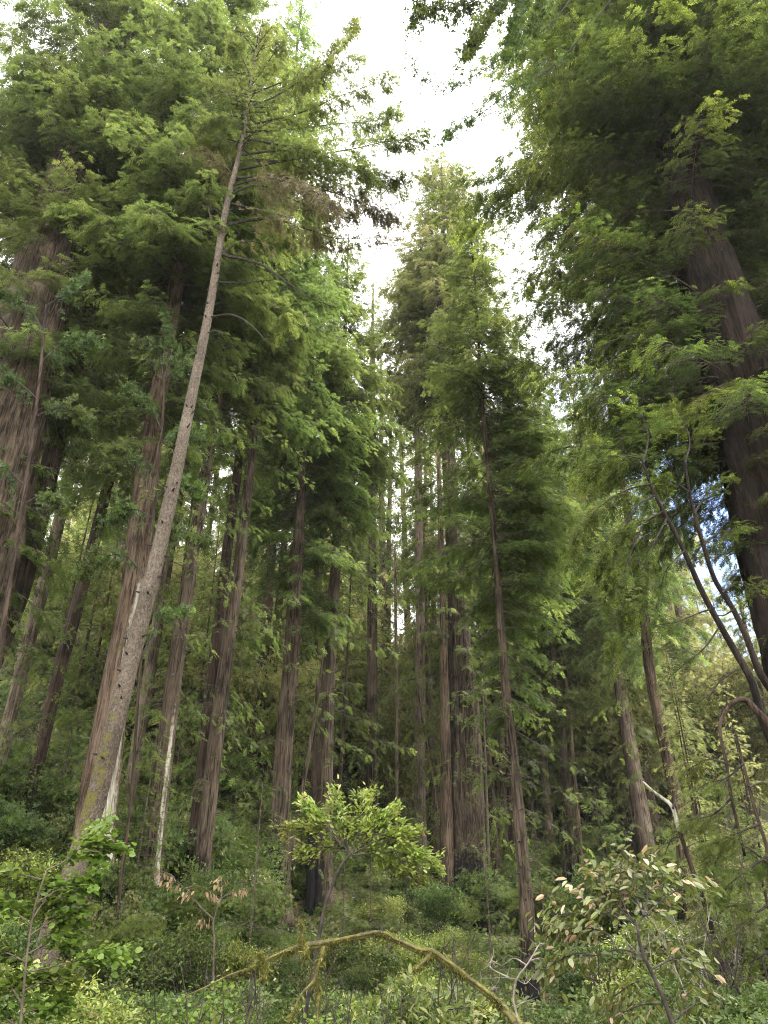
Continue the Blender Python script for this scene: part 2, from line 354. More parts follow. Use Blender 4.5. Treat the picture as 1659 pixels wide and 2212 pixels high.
# ------------------------------------------------------------------ crowns
def conifer(axis, z0, z1, prof, nb, s=0.4, tw_sp=0.30, sp_sp=0.22, e_lo=-18, e_hi=28, droop=0.25, seed=0, protos=None,
            wood=True, rb=0.03, az=None, twig_droop=0.35, bright=0.0, ball=0.0, tip_gain=0.45, tmin=0.12, tl=0.42):
    """foliage of a conifer between heights z0 and z1 round the trunk axis (function z -> xyz); returns an MB with material 0 leaves, 1 twigs"""
    nb = int(nb * .68); tw_sp *= .64; sp_sp *= .78; s *= .8; tip_gain += .15
    g = rng(seed); mb = MB(); protos = protos or P_RED
    u = np.sort(g.uniform(0, 1, nb)); z = z0 + u * (z1 - z0)
    L = prof(u) * g.uniform(0.62, 1.12, nb)
    a = (np.arange(nb) * 2.39996 + g.normal(0, 0.5, nb)) if az is None else az(u, g)
    e = np.tan(np.radians(e_lo + (e_hi - e_lo) * u + g.normal(0, 8, nb)))
    bc = g.normal(0, 0.12, nb)
    A = axis(z); ca, sa = np.cos(a), np.sin(a); bend = g.normal(0, 0.12, nb)
    dr = droop * g.uniform(0.5, 1.4, nb)
    def pt(i, t):
        r = L[i] * t
        return A[i] + np.stack([ca[i] * r - sa[i] * bend[i] * L[i] * t * t, sa[i] * r + ca[i] * bend[i] * L[i] * t * t,
                                L[i] * (e[i] * t - dr[i] * t * t + 0.4 * dr[i] * t ** 3)], -1)
    # twigs
    nt = np.maximum(4, (2 * L / tw_sp).astype(int)); ib = np.repeat(np.arange(nb), nt); N = len(ib)
    t = tmin + (1 - tmin) * g.uniform(0, 1, N) ** 0.85
    p = pt(ib, t); tan = nrm(pt(ib, np.minimum(t + 0.05, 1.05)) - pt(ib, t - 0.05))
    side = np.where(g.uniform(0, 1, N) < 0.5, -1.0, 1.0)
    perp = nrm(np.cross(np.array([[0, 0, 1.]]), tan)) * side[:, None]
    th = np.radians(g.uniform(25, 75, N)); th = np.where(t > 0.93, th * 0.3, th)
    d = nrm(tan * np.cos(th)[:, None] + perp * np.sin(th)[:, None] + np.array([0, 0, 1.]) * (g.normal(-twig_droop, 0.15 + ball, N))[:, None])
    l_ = np.clip(tl * L[ib] * (1 - 0.65 * t), 0.25, 1.6) * g.uniform(0.6, 1.2, N)
    if wood:
        ts = np.linspace(0, 1, 6); ii = np.repeat(np.arange(nb), 5)
        q0, q1 = np.tile(ts[:-1], nb), np.tile(ts[1:], nb); rr = rb * (0.5 + 0.5 * L / max(L.max(), .1))
        mb.add(prisms(pt(ii, q0), pt(ii, q1), rr[ii] * (1.05 - q0), rr[ii] * (1.05 - q1), 4), 0.5, 1)
        mb.add(prisms(p, p + d * l_[:, None], rb * 0.22, rb * 0.10, 3), 0.5, 1)
    # sprays
    nsp = np.maximum(1, (l_ / sp_sp).astype(int)); it = np.repeat(np.arange(N), nsp); K = len(it)
    sfr = g.uniform(0.1, 1.0, K)
    yaw = g.normal(0, 0.6, K)
    D = d[it]; pp = nrm(np.cross(np.array([[0, 0, 1.]]), D))
    sd = nrm(D * np.cos(yaw)[:, None] + pp * np.sin(yaw)[:, None] + np.array([0, 0, 1.]) * g.normal(-0.12, 0.22 + ball, K)[:, None])
    pos = p[it] + D * (l_[it] * sfr)[:, None] + g.normal(0, 0.05, (K, 3))
    up = np.array([0, 0, 1.]) + g.normal(0, 0.25, (K, 3))
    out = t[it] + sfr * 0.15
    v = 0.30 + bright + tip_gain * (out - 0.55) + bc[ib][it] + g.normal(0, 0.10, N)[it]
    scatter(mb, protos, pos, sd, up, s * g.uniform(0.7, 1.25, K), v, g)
    return mb

def cone_prof(Rm, base=0.5, pw=0.75, tip=0.25):
    return lambda u: Rm * np.minimum(1, base + u / 0.22 * (1 - base)) * np.clip(1 - u, 0, 1) ** pw + tip

def bush(h, r, nst, ncl, protos, s, seed, mat_leaf=0, wood_m=1, stem_r=0.012, per=14, cl_r=0.22, lean=(0, 0), hang=0.0, flat=0.5, zmin=0.25):
    """broad-leaved shrub: stems from the root, side twigs, leaf clumps round their ends"""
    g = rng(seed); mb = MB()
    az = g.uniform(0, 6.283, nst); rr = r * np.sqrt(g.uniform(0.02, 1, nst)) * 0.8; hh = h * (1 - 0.35 * (rr / r) ** 2) * g.uniform(0.7, 1.0, nst)
    tip = np.stack([np.cos(az) * rr + lean[0], np.sin(az) * rr + lean[1], hh], -1)
    root = np.stack([np.cos(az) * 0.06, np.sin(az) * 0.06, np.zeros(nst) - 0.05], -1)
    ts = np.linspace(0, 1, 6)
    def sp(i, t):
        t = t[:, None]; mid = root[i] * 0.4 + tip[i] * 0.6; mid = mid * np.array([0.55, 0.55, 1.0])
        return root[i] * (1 - t) ** 2 + 2 * mid * t * (1 - t) + tip[i] * t * t
    ii = np.repeat(np.arange(nst), 5); q0, q1 = np.tile(ts[:-1], nst), np.tile(ts[1:], nst)
    mb.add(prisms(sp(ii, q0), sp(ii, q1), stem_r * (1.1 - q0), stem_r * (1.1 - q1), 4), 0.5, wood_m)
    ic = g.integers(0, nst, ncl); t = zmin + (1 - zmin) * g.uniform(0, 1, ncl) ** 0.7
    p = sp(ic, t); a2 = g.uniform(0, 6.283, ncl); l_ = r * g.uniform(0.15, 0.6, ncl) * (1.15 - 0.5 * t)
    d = nrm(np.stack([np.cos(a2), np.sin(a2), g.normal(0.35, 0.3, ncl)], -1))
    e = p + d * l_[:, None]; e[:, 2] = np.maximum(e[:, 2], 0.05)
    mb.add(prisms(p, e, stem_r * 0.45, stem_r * 0.2, 3), 0.5, wood_m)
    k = np.repeat(np.arange(ncl), per); K = len(k)
    f = g.uniform(0.25, 1.05, K); pos = p[k] + (e - p)[k] * f[:, None] + g.normal(0, cl_r, (K, 3)) * np.array([1, 1, 0.55])
    dd = nrm(d[k] + g.normal(0, 0.7, (K, 3)) + np.array([0, 0, -hang])); up = np.array([0, 0, 1.]) + g.normal(0, flat, (K, 3))
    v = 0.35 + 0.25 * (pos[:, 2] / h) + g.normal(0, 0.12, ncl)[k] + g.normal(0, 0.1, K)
    scatter(mb, protos, pos, dd, up, s * g.uniform(0.6, 1.2, K), v, g, mat_leaf, 0.06)
    return mb

# ------------------------------------------------------------------ ground
ctrl = []
def cpt(px, py, Y): p, _ = at(px, py, Y); ctrl.append(p)
for c in ((60, 2200, 17), (180, 1975, 21), (315, 1965, 24), (415, 1965, 27), (600, 2000, 32), (695, 1965, 34), (919, 1975, 48),
          (1005, 2010, 42), (1139, 2176, 26), (1251, 1945, 53), (1419, 1860, 60), (1489, 1985, 38), (520, 1655, 48), (35, 1870, 26),
          (1194, 1905, 58), (560, 1700, 44), (900, 2290, 14), (1139, 2222, 20), (1500, 2165, 22)):
    cpt(*c)
for p in ((0, 0, 0), (-6, 0, 0.1), (6, 0, 0), (0, 7, 0.25), (-7, 9, 0.4), (7, 9, 0.2), (-14, 12, 1.2), (14, 12, 0.4), (18, 28, 0.8), (30, 30, 2), (-22, 26, 8), (-35, 20, 12), (-30, 45, 24),
          (-14, 62, 24), (4, 75, 16), (25, 75, 12), (45, 60, 12), (60, 90, 28), (20, 120, 30), (-20, 110, 44), (-70, 60, 48), (-60, 120, 62),
          (0, -40, -3), (-60, -40, 8), (60, -40, 0), (80, 30, 12), (-90, 0, 40), (100, 130, 50), (0, 190, 60), (-120, 190, 80), (120, 190, 70),
          (0, -150, 0), (150, 0, 20), (-170, 0, 60), (150, -150, 5), (-150, -150, 20)):
    ctrl.append(np.array(p, float))
ctrl = np.array(ctrl)
def phi(r): return np.where(r > 1e-9, r * r * np.log(np.maximum(r, 1e-9)), 0.0)
_n = len(ctrl); _D = np.linalg.norm(ctrl[:, None, :2] - ctrl[None, :, :2], axis=-1) / 50
_K = np.zeros((_n + 3, _n + 3)); _K[:_n, :_n] = phi(_D) + np.eye(_n) * 1e-4
_K[:_n, _n] = _K[_n, :_n] = 1; _K[:_n, _n + 1:] = ctrl[:, :2] / 50; _K[_n + 1:, :_n] = ctrl[:, :2].T / 50
_w = np.linalg.solve(_K, np.concatenate([ctrl[:, 2], [0, 0, 0]]))
def gz(x, y):
    x, y = np.atleast_1d(np.asarray(x, float)), np.atleast_1d(np.asarray(y, float))
    d = np.sqrt((x[..., None] - ctrl[:, 0]) ** 2 + (y[..., None] - ctrl[:, 1]) ** 2) / 50
    z = phi(d) @ _w[:_n] + _w[_n] + (x * _w[_n + 1] + y * _w[_n + 2]) / 50
    z = z + 0.10 * np.sin(x * 0.9 + 1.3) * np.cos(y * 0.8) + 0.05 * np.sin(x * 2.3 + y * 1.7)
    return z
def g1(x, y): return float(gz(x, y)[0])

def ground_mat():
    m, n, l = newmat('forest_floor')
    tcn = n.new('ShaderNodeTexCoord')
    def noise(sc_, det=6):
        x = n.new('ShaderNodeTexNoise'); x.inputs['Scale'].default_value = sc_; x.inputs['Detail'].default_value = det
        x.inputs['Roughness'].default_value = 0.65; l.new(tcn.outputs['Object'], x.inputs['Vector']); return x
    a, b, c = noise(0.35), noise(5), noise(40)
    r1 = ramp(n, [(0.3, (0.035, 0.024, 0.015)), (0.5, (0.085, 0.06, 0.038)), (0.75, (0.18, 0.135, 0.09))]); l.new(c.outputs['Fac'], r1.inputs[0])
    r2 = ramp(n, [(0.3, (0.02, 0.035, 0.010)), (0.7, (0.07, 0.10, 0.025))]); l.new(c.outputs['Fac'], r2.inputs[0])
    ad = n.new('ShaderNodeMath'); ad.operation = 'MULTIPLY_ADD'; ad.inputs[1].default_value = 0.5; l.new(b.outputs['Fac'], ad.inputs[0]); l.new(a.outputs['Fac'], ad.inputs[2])
    mp = n.new('ShaderNodeMapRange'); mp.inputs[1].default_value = 0.66; mp.inputs[2].default_value = 0.84; l.new(ad.outputs[0], mp.inputs[0])
    x = n.new('ShaderNodeMix'); x.data_type = 'RGBA'; l.new(mp.outputs[0], x.inputs[0]); l.new(r1.outputs[0], x.inputs[6]); l.new(r2.outputs[0], x.inputs[7])
    p = n.new('ShaderNodeBsdfPrincipled'); p.inputs['Roughness'].default_value = 0.95; p.inputs['Specular IOR Level'].default_value = 0.1
    l.new(x.outputs[2], p.inputs['Base Color'])
    bp = n.new('ShaderNodeBump'); bp.inputs['Strength'].default_value = 0.8; bp.inputs['Distance'].default_value = 0.08
    l.new(b.outputs['Fac'], bp.inputs['Height']); l.new(bp.outputs[0], p.inputs['Normal'])
    o = n.new('ShaderNodeOutputMaterial'); l.new(p.outputs[0], o.inputs[0])
    return m

def grid_mesh(name, xs, ys, zf, mat):
    X, Y = np.meshgrid(xs, ys); Z = zf(X.ravel(), Y.ravel())
    V = np.stack([X.ravel(), Y.ravel(), Z], -1); nx, ny = len(xs), len(ys)
    i = (np.arange(ny - 1)[:, None] * nx + np.arange(nx - 1)[None]).ravel()
    F = np.stack([i, i + 1, i + nx + 1, i + nx], -1)
    me = bpy.data.meshes.new(name); me.vertices.add(len(V)); me.vertices.foreach_set('co', V.astype(np.float32).ravel())
    me.loops.add(len(F) * 4); me.loops.foreach_set('vertex_index', F.astype(np.int32).ravel())
    me.polygons.add(len(F)); me.polygons.foreach_set('loop_start', np.arange(0, len(F) * 4, 4, dtype=np.int32))
    me.polygons.foreach_set('use_smooth', np.ones(len(F), bool)); me.update(calc_edges=True); me.materials.append(mat)
    return me
M['ground'] = ground_mat()
_s = np.linspace(-1, 1, 221); _ax = np.sign(_s) * (np.abs(_s) * 60 + np.abs(_s) ** 4 * 130)
tag(link('forest_floor', grid_mesh('forest_floor', _ax, _ax + 30, gz, M['ground'])), kind='structure')

# ------------------------------------------------------------------ trees
def redwood_stain(char_h=0.0, char_side=None, pale=None, moss=0.0):
    def f(h, ang, g):
        out = {}
        if char_h:
            c = np.clip(1.15 - h / char_h, 0, 1)
            if char_side is not None: c = c * np.clip(0.5 + 0.9 * np.cos(ang - char_side), 0, 1)
            out['char'] = c
        if pale is not None:
            side, h0, h1, wd = pale
            out['pale'] = np.clip(1.4 * (1 - np.abs((ang - side + np.pi) % (2 * np.pi) - np.pi) / wd), 0, 1) * np.clip((h - h0) / 2, 0, 1) * np.clip((h1 - h) / 3, 0, 1)
        if moss: out['moss'] = np.clip(0.75 * (1 - h / moss), 0, 0.75)
        return out
    return f

def px_axis(Y, px, H, lean_keep=0.6):
    """trunk points (world) from photo pixels (x, y, width), bottom to top; run on to the ground and up to height H over the base"""
    P, W = [], []
    for x, y, w in px:
        p, dep = at(x, y, Y); P.append(p); W.append(0.84 * w / 2 / FPX * dep)
    P, W = np.array(P), np.array(W)
    o = np.argsort(P[:, 2]); P, W = P[o], W[o]
    sl = (P[1, 0] - P[0, 0]) / max(P[1, 2] - P[0, 2], 0.3); x, z = P[0, 0], P[0, 2]
    for _ in range(6): zb = g1(x, Y) - 0.15; x = P[0, 0] + sl * (zb - P[0, 2]); x = float(np.clip(x, P[0, 0] - 4, P[0, 0] + 4))
    if zb < P[0, 2] - 0.1:
        P = np.vstack([[x, Y, zb], P]); W = np.concatenate([[W[0] * 1.06], W])
    base = P[0].copy()
    zt = base[2] + H
    if zt > P[-1, 2] + 0.5:
        k = (P[-1, 0] - P[0, 0]) / max(P[-1, 2] - P[0, 2], 1) * lean_keep
        n = 4; f = np.linspace(0, 1, n + 1)[1:]
        ext = P[-1] + np.outer(f * (zt - P[-1, 2]), [k, 0, 1])
        P = np.vstack([P, ext]); W = np.concatenate([W, W[-1] + (0.03 - W[-1]) * f ** 1.15])
    nseg = int(max(14, (P[-1, 2] - P[0, 2]) / 0.4))
    zz = np.linspace(P[0, 2], P[-1, 2], nseg)
    xs = np.interp(zz, P[:, 2], P[:, 0]); ys = np.interp(zz, P[:, 2], P[:, 1]); rs = np.interp(zz, P[:, 2], W)
    k = min(9, nseg // 2 * 2 - 1); ker = np.ones(k) / k
    for a in (xs, rs):
        pad = np.concatenate([2 * a[0] - a[k // 2:0:-1], a, 2 * a[-1] - a[-2:-k // 2 - 1:-1]]); a[:] = np.convolve(pad, ker, 'valid')[:len(a)]
    return base, np.stack([xs, ys, zz], -1) - base, np.maximum(rs, 0.015)

def axis_of(pts):
    return lambda z: np.stack([np.interp(z, pts[:, 2], pts[:, 0]), np.interp(z, pts[:, 2], pts[:, 1]), z], -1)

def zpx(py, Y, base):           # height over the base that shows at photo row py on the plane Y
    return at(829, py, Y)[0][2] - base[2]

def tree(name, label, cat, Y, px, H, bark='redwood', crown=None, fol='redfol', group=None, flute=0.035, flare=0.35, sides=26, stain=None,
         seed=1, stubs=None, twig='twig', veil=3.3):
    base, pts, rad = px_axis(Y, px, H)
    root = empty(name, base, label, cat, group)
    link('trunk', tube_mesh('trunk', pts, rad, sides, M[bark], seed, flute, stain, flare=flare), root)
    ax = axis_of(pts)
    if crown and veil:
        zt = crown[0].get('z0') or zpx(crown[0]['y0'], Y, base); sv = .0085 * Y + .11
        if zt > 5:
            conifer(ax, 2.5, zt + 1, lambda u: np.interp(u, [0, 1], [1.3, 2.9 + .012 * Y]), int(veil * zt), s=sv, seed=seed + 900, e_lo=-22, e_hi=-18, tmin=.15, tw_sp=.36 + .003 * Y, sp_sp=.3 + .003 * Y, rb=.014, bright=.08,
                    az=lambda u, g: g.uniform(0, 6.283, len(u)), twig_droop=.3).build('foliage', [M[fol], M[twig]], root)
    for k, c in enumerate(crown or []):
        c = dict(c); f = c.pop('fol', fol)
        z0 = c.pop('z0', None); z1 = c.pop('z1', None)
        if z0 is None: z0 = zpx(c.pop('y0'), Y, base)
        if z1 is None: z1 = (zpx(c.pop('y1'), Y, base) if 'y1' in c else H)
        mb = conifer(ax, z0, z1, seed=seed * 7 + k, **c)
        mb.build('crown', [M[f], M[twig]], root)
    if stubs:
        n, y0, y1, ln = stubs; g = rng(seed + 99); long_ = ln > .6
        za, zb = zpx(y0, Y, base), zpx(y1, Y, base)
        for i in range(n):
            z = g.uniform(min(za, zb), max(za, zb)); a = g.uniform(math.pi, 2 * math.pi) if g.random() < .75 else g.uniform(0, math.pi)
            r = float(np.interp(z, pts[:, 2], rad)); c = ax(np.array([z]))[0]; d = np.array([math.cos(a), math.sin(a), g.normal(0.0, 0.25)])
            l_ = ln * g.uniform(0.3, 1.2); p = [c + d * r * 0.8, c + d * (r + l_ * .5) + [0, 0, -.03 * l_], c + d * (r + l_) + np.array([0, 0, -.12 * l_])]
            mb = MB(); pp = catmull(p, 5); rr = np.linspace(0.028, 0.010, 5); mb.add(prisms(pp[:-1], pp[1:], rr[:-1], rr[1:], 5), 0.5)
            if long_:
                k = g.integers(1, 5, 7); e = pp[k] + nrm(d + g.normal(0, .6, (7, 3)) + np.array([0, 0, -.3])) * (l_ * g.uniform(.15, .5, 7))[:, None]; mb.add(prisms(pp[k], e, .008, .004, 3), .5)
            mb.build('branch', M[twig], root)
    return root, ax, pts, rad

def open_front(u, g):
    a = g.uniform(0, 1, len(u)) * R(232) - R(26); return np.where(g.random(len(u)) < .16, -R(90) + g.normal(0, .5, len(u)), a)
def half_front(u, g):
    a = g.uniform(0, 1, len(u)) * R(240) - R(30); return np.where(g.random(len(u)) < .12, -R(90) + g.normal(0, .6, len(u)), a)
def right_side(u, g):
    a = R(-70) + g.uniform(0, 1, len(u)) * R(190); return np.where(g.random(len(u)) < .15, R(180) + g.normal(0, .8, len(u)), a)
def left_side(u, g): return R(185) + g.normal(0, .55, len(u))
RW = 'redwood tree'
CP = cone_prof
# --- left edge giants
tree('redwood_tree', 'giant redwood with thick fluted trunk rising out of the frame, nearest the left edge', RW, 20,
     [(-52, 1250, 190), (2, 1000, 182), (55, 750, 168), (95, 600, 155), (130, 450, 116), (165, 300, 78)], 56, 'redwood', stubs=(8, 900, 400, 1.2), seed=11, flute=0.06, sides=44, fol='redfol',
     crown=[dict(y0=1250, y1=700, prof=lambda u: 2.6 + 1.2 * u, nb=110, az=open_front, s=0.34, e_lo=-25, e_hi=-10, tmin=0.25, tip_gain=0.5),
            dict(y0=700, y1=250, prof=lambda u: 3.6 + 0.8 * u, nb=150, az=open_front, s=0.38, e_lo=-20, e_hi=0, tmin=0.25),
            dict(y0=360, prof=CP(4.8, 0.9), nb=300, s=0.48)])
tree('redwood_tree', 'slender dark stem close beside the giant redwood at the left edge', RW, 22,
     [(-5, 1400, 56), (25, 1337, 55), (68, 1187, 52), (112, 987, 47), (145, 862, 42), (190, 680, 30)], 40, 'redwood_dark', stubs=(10, 1300, 850, 1.4), seed=12,
     crown=[dict(y0=1000, y1=500, prof=lambda u: 2.4 + 0.8 * u, nb=110, s=0.36, e_lo=-20, e_hi=5, tmin=0.2), dict(y0=520, prof=CP(3.2, .9), nb=120, s=0.45)], fol='oakfol')
tree('redwood_tree', 'pale grey redwood stem leaning beside the dark one at the left', RW, 28,
     [(15, 1574, 34), (50, 1437, 34), (75, 1337, 32), (115, 1187, 30), (150, 1027, 28), (190, 862, 24)], 42, 'redwood_grey', seed=13,
     crown=[dict(y0=900, y1=300, prof=CP(3.2, .8, .5), nb=120, s=0.45)])
tree('redwood_tree', 'dark narrow redwood in the shade between pale stem and reddish giant', RW, 26,
     [(40, 1849, 34), (65, 1724, 33), (115, 1499, 32), (160, 1337, 32), (185, 1237, 32), (215, 1127, 28), (240, 1017, 24)], 38, 'redwood_dark', stubs=(8, 1600, 1050, 1.0), seed=14,
     crown=[dict(y0=1080, prof=CP(3.2, .8), nb=150, s=0.42)])
tree('redwood_tree', 'reddish redwood behind the leaning fir, weathered pale along one edge of its foot', RW, 21,
     [(186, 1960, 112), (196, 1850, 98), (209, 1720, 88), (232, 1580, 82), (252, 1450, 68), (282, 1337, 66), (308, 1087, 54), (325, 962, 46)], 58, 'redwood_red', seed=15,
     flute=0.06, flare=0.3, sides=44, stain=redwood_stain(pale=(5.75, -1.0, 10.5, 0.95), char_h=2.2, char_side=2.6),
     crown=[dict(y0=960, y1=420, prof=lambda u: 2.4 + 1.4 * u, nb=200, az=open_front, s=0.38, e_lo=-22, e_hi=5, tmin=.15), dict(y0=620, prof=CP(5.4, .9), nb=380, s=0.5)], fol='redfol')
# --- left middle
tree('redwood_tree', 'dim redwood half hidden behind the fir and beside the knotty brown trunk', RW, 33,
     [(297, 1610, 30), (320, 1470, 30), (350, 1287, 28), (370, 1167, 25)], 44, 'redwood_grey', seed=16,
     crown=[dict(y0=1080, prof=CP(3.4, .7), nb=170, s=0.5)])
tree('redwood_tree', 'knotty brown redwood with many short dead stubs, pale at the foot', RW, 24,
     [(322, 1950, 46), (332, 1824, 45), (350, 1674, 44), (370, 1499, 42), (385, 1387, 38), (410, 1237, 33), (425, 1137, 31), (445, 1017, 27), (460, 922, 23), (475, 837, 19)], 46, 'redwood', seed=17,
     stain=redwood_stain(pale=(5.6, -2, 7, 0.5)), stubs=(34, 1700, 850, 0.35),
     crown=[dict(y0=860, prof=CP(3.6, .7), nb=210, s=0.42)])
tree('redwood_tree', 'dark left stem of the twin redwoods fused at the foot', RW, 27.2,
     [(405, 1955, 42), (420, 1850, 38), (440, 1650, 34), (462, 1437, 30), (475, 1337, 28), (490, 1187, 25), (505, 1087, 23), (520, 952, 20)], 43, 'redwood_dark', stubs=(12, 1600, 960, .8), seed=18,
     crown=[dict(y0=960, prof=CP(3.0, .7), nb=150, s=0.44)])
tree('redwood_tree', 'brown right stem of the twin redwoods fused at the foot', RW, 26.7,
     [(424, 1955, 48), (438, 1850, 44), (460, 1650, 40), (486, 1437, 34), (500, 1337, 31), (512, 1262, 29), (525, 1137, 27), (540, 1017, 24), (552, 877, 20)], 58, 'redwood', seed=19, stubs=(16, 1800, 1000, .3),
     crown=[dict(y0=930, prof=CP(4.6, .6), nb=290, s=0.46)])
tree('redwood_tree', 'redwood on the hillside with charred foot beside the bare earth path', RW, 48,
     [(522, 1650, 33), (530, 1499, 30), (530, 1437, 28), (535, 1212, 24)], 46, 'redwood', stubs=(6, 1500, 1220, .9), seed=20, stain=redwood_stain(char_h=2.5),
     crown=[dict(y0=1150, prof=CP(4.2, .6), nb=170, s=0.62, tw_sp=.4, sp_sp=.32)])
tree('redwood_tree', 'dark slim redwood between the hillside tree and the charred giant', RW, 44,
     [(563, 1690, 22), (580, 1524, 22), (590, 1437, 22), (600, 1337, 21), (610, 1212, 18)], 42, 'redwood_dark', seed=21,
     crown=[dict(y0=1180, prof=CP(3.6, .6), nb=150, s=0.6, tw_sp=.4, sp_sp=.32)])
tree('redwood_tree', 'stout redwood with black charred foot and bright layered crown', RW, 32,
     [(600, 1990, 62), (603, 1850, 53), (610, 1674, 46), (620, 1524, 42), (630, 1437, 40), (637, 1287, 37), (645, 1162, 28), (655, 1000, 22)], 42, 'redwood', stubs=(12, 1700, 1150, 1.1), seed=22, flute=0.05, sides=36,
     stain=redwood_stain(char_h=4.8, char_side=3.6),
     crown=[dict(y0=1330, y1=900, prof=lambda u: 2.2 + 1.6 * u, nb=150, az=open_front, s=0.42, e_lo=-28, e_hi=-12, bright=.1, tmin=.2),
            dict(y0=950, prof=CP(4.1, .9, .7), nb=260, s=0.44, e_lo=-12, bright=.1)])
tree('redwood_tree', 'redwood with furrowed trunk rising behind the sunlit bay shrub', RW, 34,
     [(695, 1960, 54), (698, 1800, 48), (701, 1674, 43), (705, 1524, 37), (710, 1437, 33), (720, 1302, 28), (728, 1150, 22)], 40, 'redwood', stubs=(9, 1650, 1250, 1.2), seed=23, flute=0.05, sides=36,
     stain=redwood_stain(char_h=2.5, char_side=3.4),
     crown=[dict(y0=1300, y1=900, prof=lambda u: 2.0 + 1.4 * u, nb=130, az=open_front, s=0.42, e_lo=-25, e_hi=-8, tmin=.2),
            dict(y0=950, prof=CP(3.7, .9, .8), nb=220, s=0.46)])
tree('redwood_tree', 'charred black stem fused beside the redwood behind the bay shrub', RW, 33.6,
     [(671, 1950, 22), (673, 1800, 19), (676, 1700, 15), (680, 1600, 10)], 9.5, 'redwood_dark', seed=24, stain=redwood_stain(char_h=6), crown=None)
# --- centre
tree('redwood_tree', 'pale furrowed redwood left of the great fluted trunk', RW, 48,
     [(916, 1964, 36), (911, 1874, 33), (906, 1724, 30), (906, 1524, 28), (908, 1437, 25), (909, 1337, 24), (906, 1237, 22), (904, 1037, 18), (901, 887, 14)], 52, 'redwood_grey', stubs=(9, 1600, 1050, .9), seed=25,
     crown=[dict(y0=1200, y1=850, prof=lambda u: 1.6 + 1.0 * u, nb=60, az=open_front, s=0.55, e_lo=-30, e_hi=-15, tw_sp=.4, sp_sp=.3), dict(y0=880, prof=CP(4.6, .8, .6), nb=230, s=0.6, tw_sp=.4, sp_sp=.3)], fol='oldfol')
tree('redwood_tree', 'dark redwood close behind the pale furrowed one', RW, 51,
     [(941, 1880, 30), (939, 1824, 28), (934, 1624, 20), (928, 1500, 17), (921, 1387, 13), (915, 1200, 10)], 40, 'redwood_dark', seed=26,
     crown=[dict(y0=1250, prof=CP(2.8, .7), nb=110, s=0.6, tw_sp=.4, sp_sp=.32)])
tree('redwood_tree', 'great fluted redwood, the widest trunk at the centre, tallest crown against the sky', RW, 42,
     [(1003, 2005, 112), (1006, 1900, 100), (1005, 1750, 92), (1002, 1600, 84), (999, 1500, 72), (994, 1400, 58), (989, 1337, 44), (979, 1187, 36), (971, 1012, 33), (955, 850, 22), (949, 650, 15), (958, 470, 8)], 60, 'redwood', seed=27, flute=0.085, sides=60, flare=.12,
     stain=redwood_stain(char_h=5.0, char_side=4.9),
     crown=[dict(y0=1450, y1=850, prof=lambda u: 1.8 + 1.4 * u, nb=60, az=open_front, s=0.5, e_lo=-30, e_hi=-12, fol='redfol', tmin=.3),
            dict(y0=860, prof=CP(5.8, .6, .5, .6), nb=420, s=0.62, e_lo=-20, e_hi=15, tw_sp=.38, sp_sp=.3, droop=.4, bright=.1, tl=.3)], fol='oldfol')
tree('redwood_tree', 'reddish stem fused to the left flank of the great fluted redwood', RW, 41.3,
     [(968, 2000, 40), (966, 1850, 34), (964, 1700, 30), (961, 1550, 25), (958, 1400, 19), (955, 1250, 15), (950, 1100, 12)], 33, 'redwood_red', seed=28, flute=.06,
     crown=[dict(y0=1250, prof=CP(2.4, .8), nb=70, s=0.5)])
tree('redwood_tree', 'bleached slim dead stem standing against the right flank of the great fluted redwood', 'dead tree', 40.5,
     [(1057, 1905, 7), (1054, 1800, 7), (1050, 1700, 7), (1046, 1560, 5)], 12.5, 'fir', seed=29, crown=None, flare=.1, sides=12)
tree('redwood_tree', 'dark slim redwood just right of the great fluted trunk', RW, 46,
     [(1071, 1860, 21), (1059, 1674, 16), (1044, 1499, 12), (1034, 1312, 9)], 36, 'redwood_dark', seed=30,
     crown=[dict(y0=1400, prof=CP(2.6, .6), nb=120, s=0.55, tw_sp=.4, sp_sp=.32)])
tree('young_redwood', 'straight brown young redwood with bright conical crown and charred foot, right of centre', RW, 26,
     [(1139, 2174, 50), (1141, 2090, 44), (1146, 2039, 38), (1134, 1924, 33), (1124, 1799, 31), (1109, 1649, 27), (1094, 1499, 22), (1084, 1387, 20), (1074, 1237, 17), (1064, 1112, 14), (1054, 997, 12), (1044, 912, 11), (1036, 767, 8), (1025, 600, 5)], 34.2, 'redwood', seed=31, sides=30,
     stain=redwood_stain(char_h=1.9), stubs=(44, 1950, 1350, 0.4),
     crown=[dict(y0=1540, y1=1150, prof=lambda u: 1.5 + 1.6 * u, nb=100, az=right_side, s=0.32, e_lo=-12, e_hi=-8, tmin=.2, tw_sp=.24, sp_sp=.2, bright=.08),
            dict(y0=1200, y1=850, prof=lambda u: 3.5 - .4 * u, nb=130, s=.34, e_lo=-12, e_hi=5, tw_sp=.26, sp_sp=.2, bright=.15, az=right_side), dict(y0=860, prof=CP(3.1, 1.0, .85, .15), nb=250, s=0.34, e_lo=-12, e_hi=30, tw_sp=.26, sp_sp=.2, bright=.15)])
tree('redwood_tree', 'pinkish slim redwood behind the young brown redwood', RW, 57,
     [(1078, 1800, 13), (1074, 1624, 12), (1064, 1450, 10)], 40, 'redwood_red', seed=32, crown=[dict(y0=1350, prof=CP(3, .6), nb=110, s=0.7, tw_sp=.45, sp_sp=.4)])
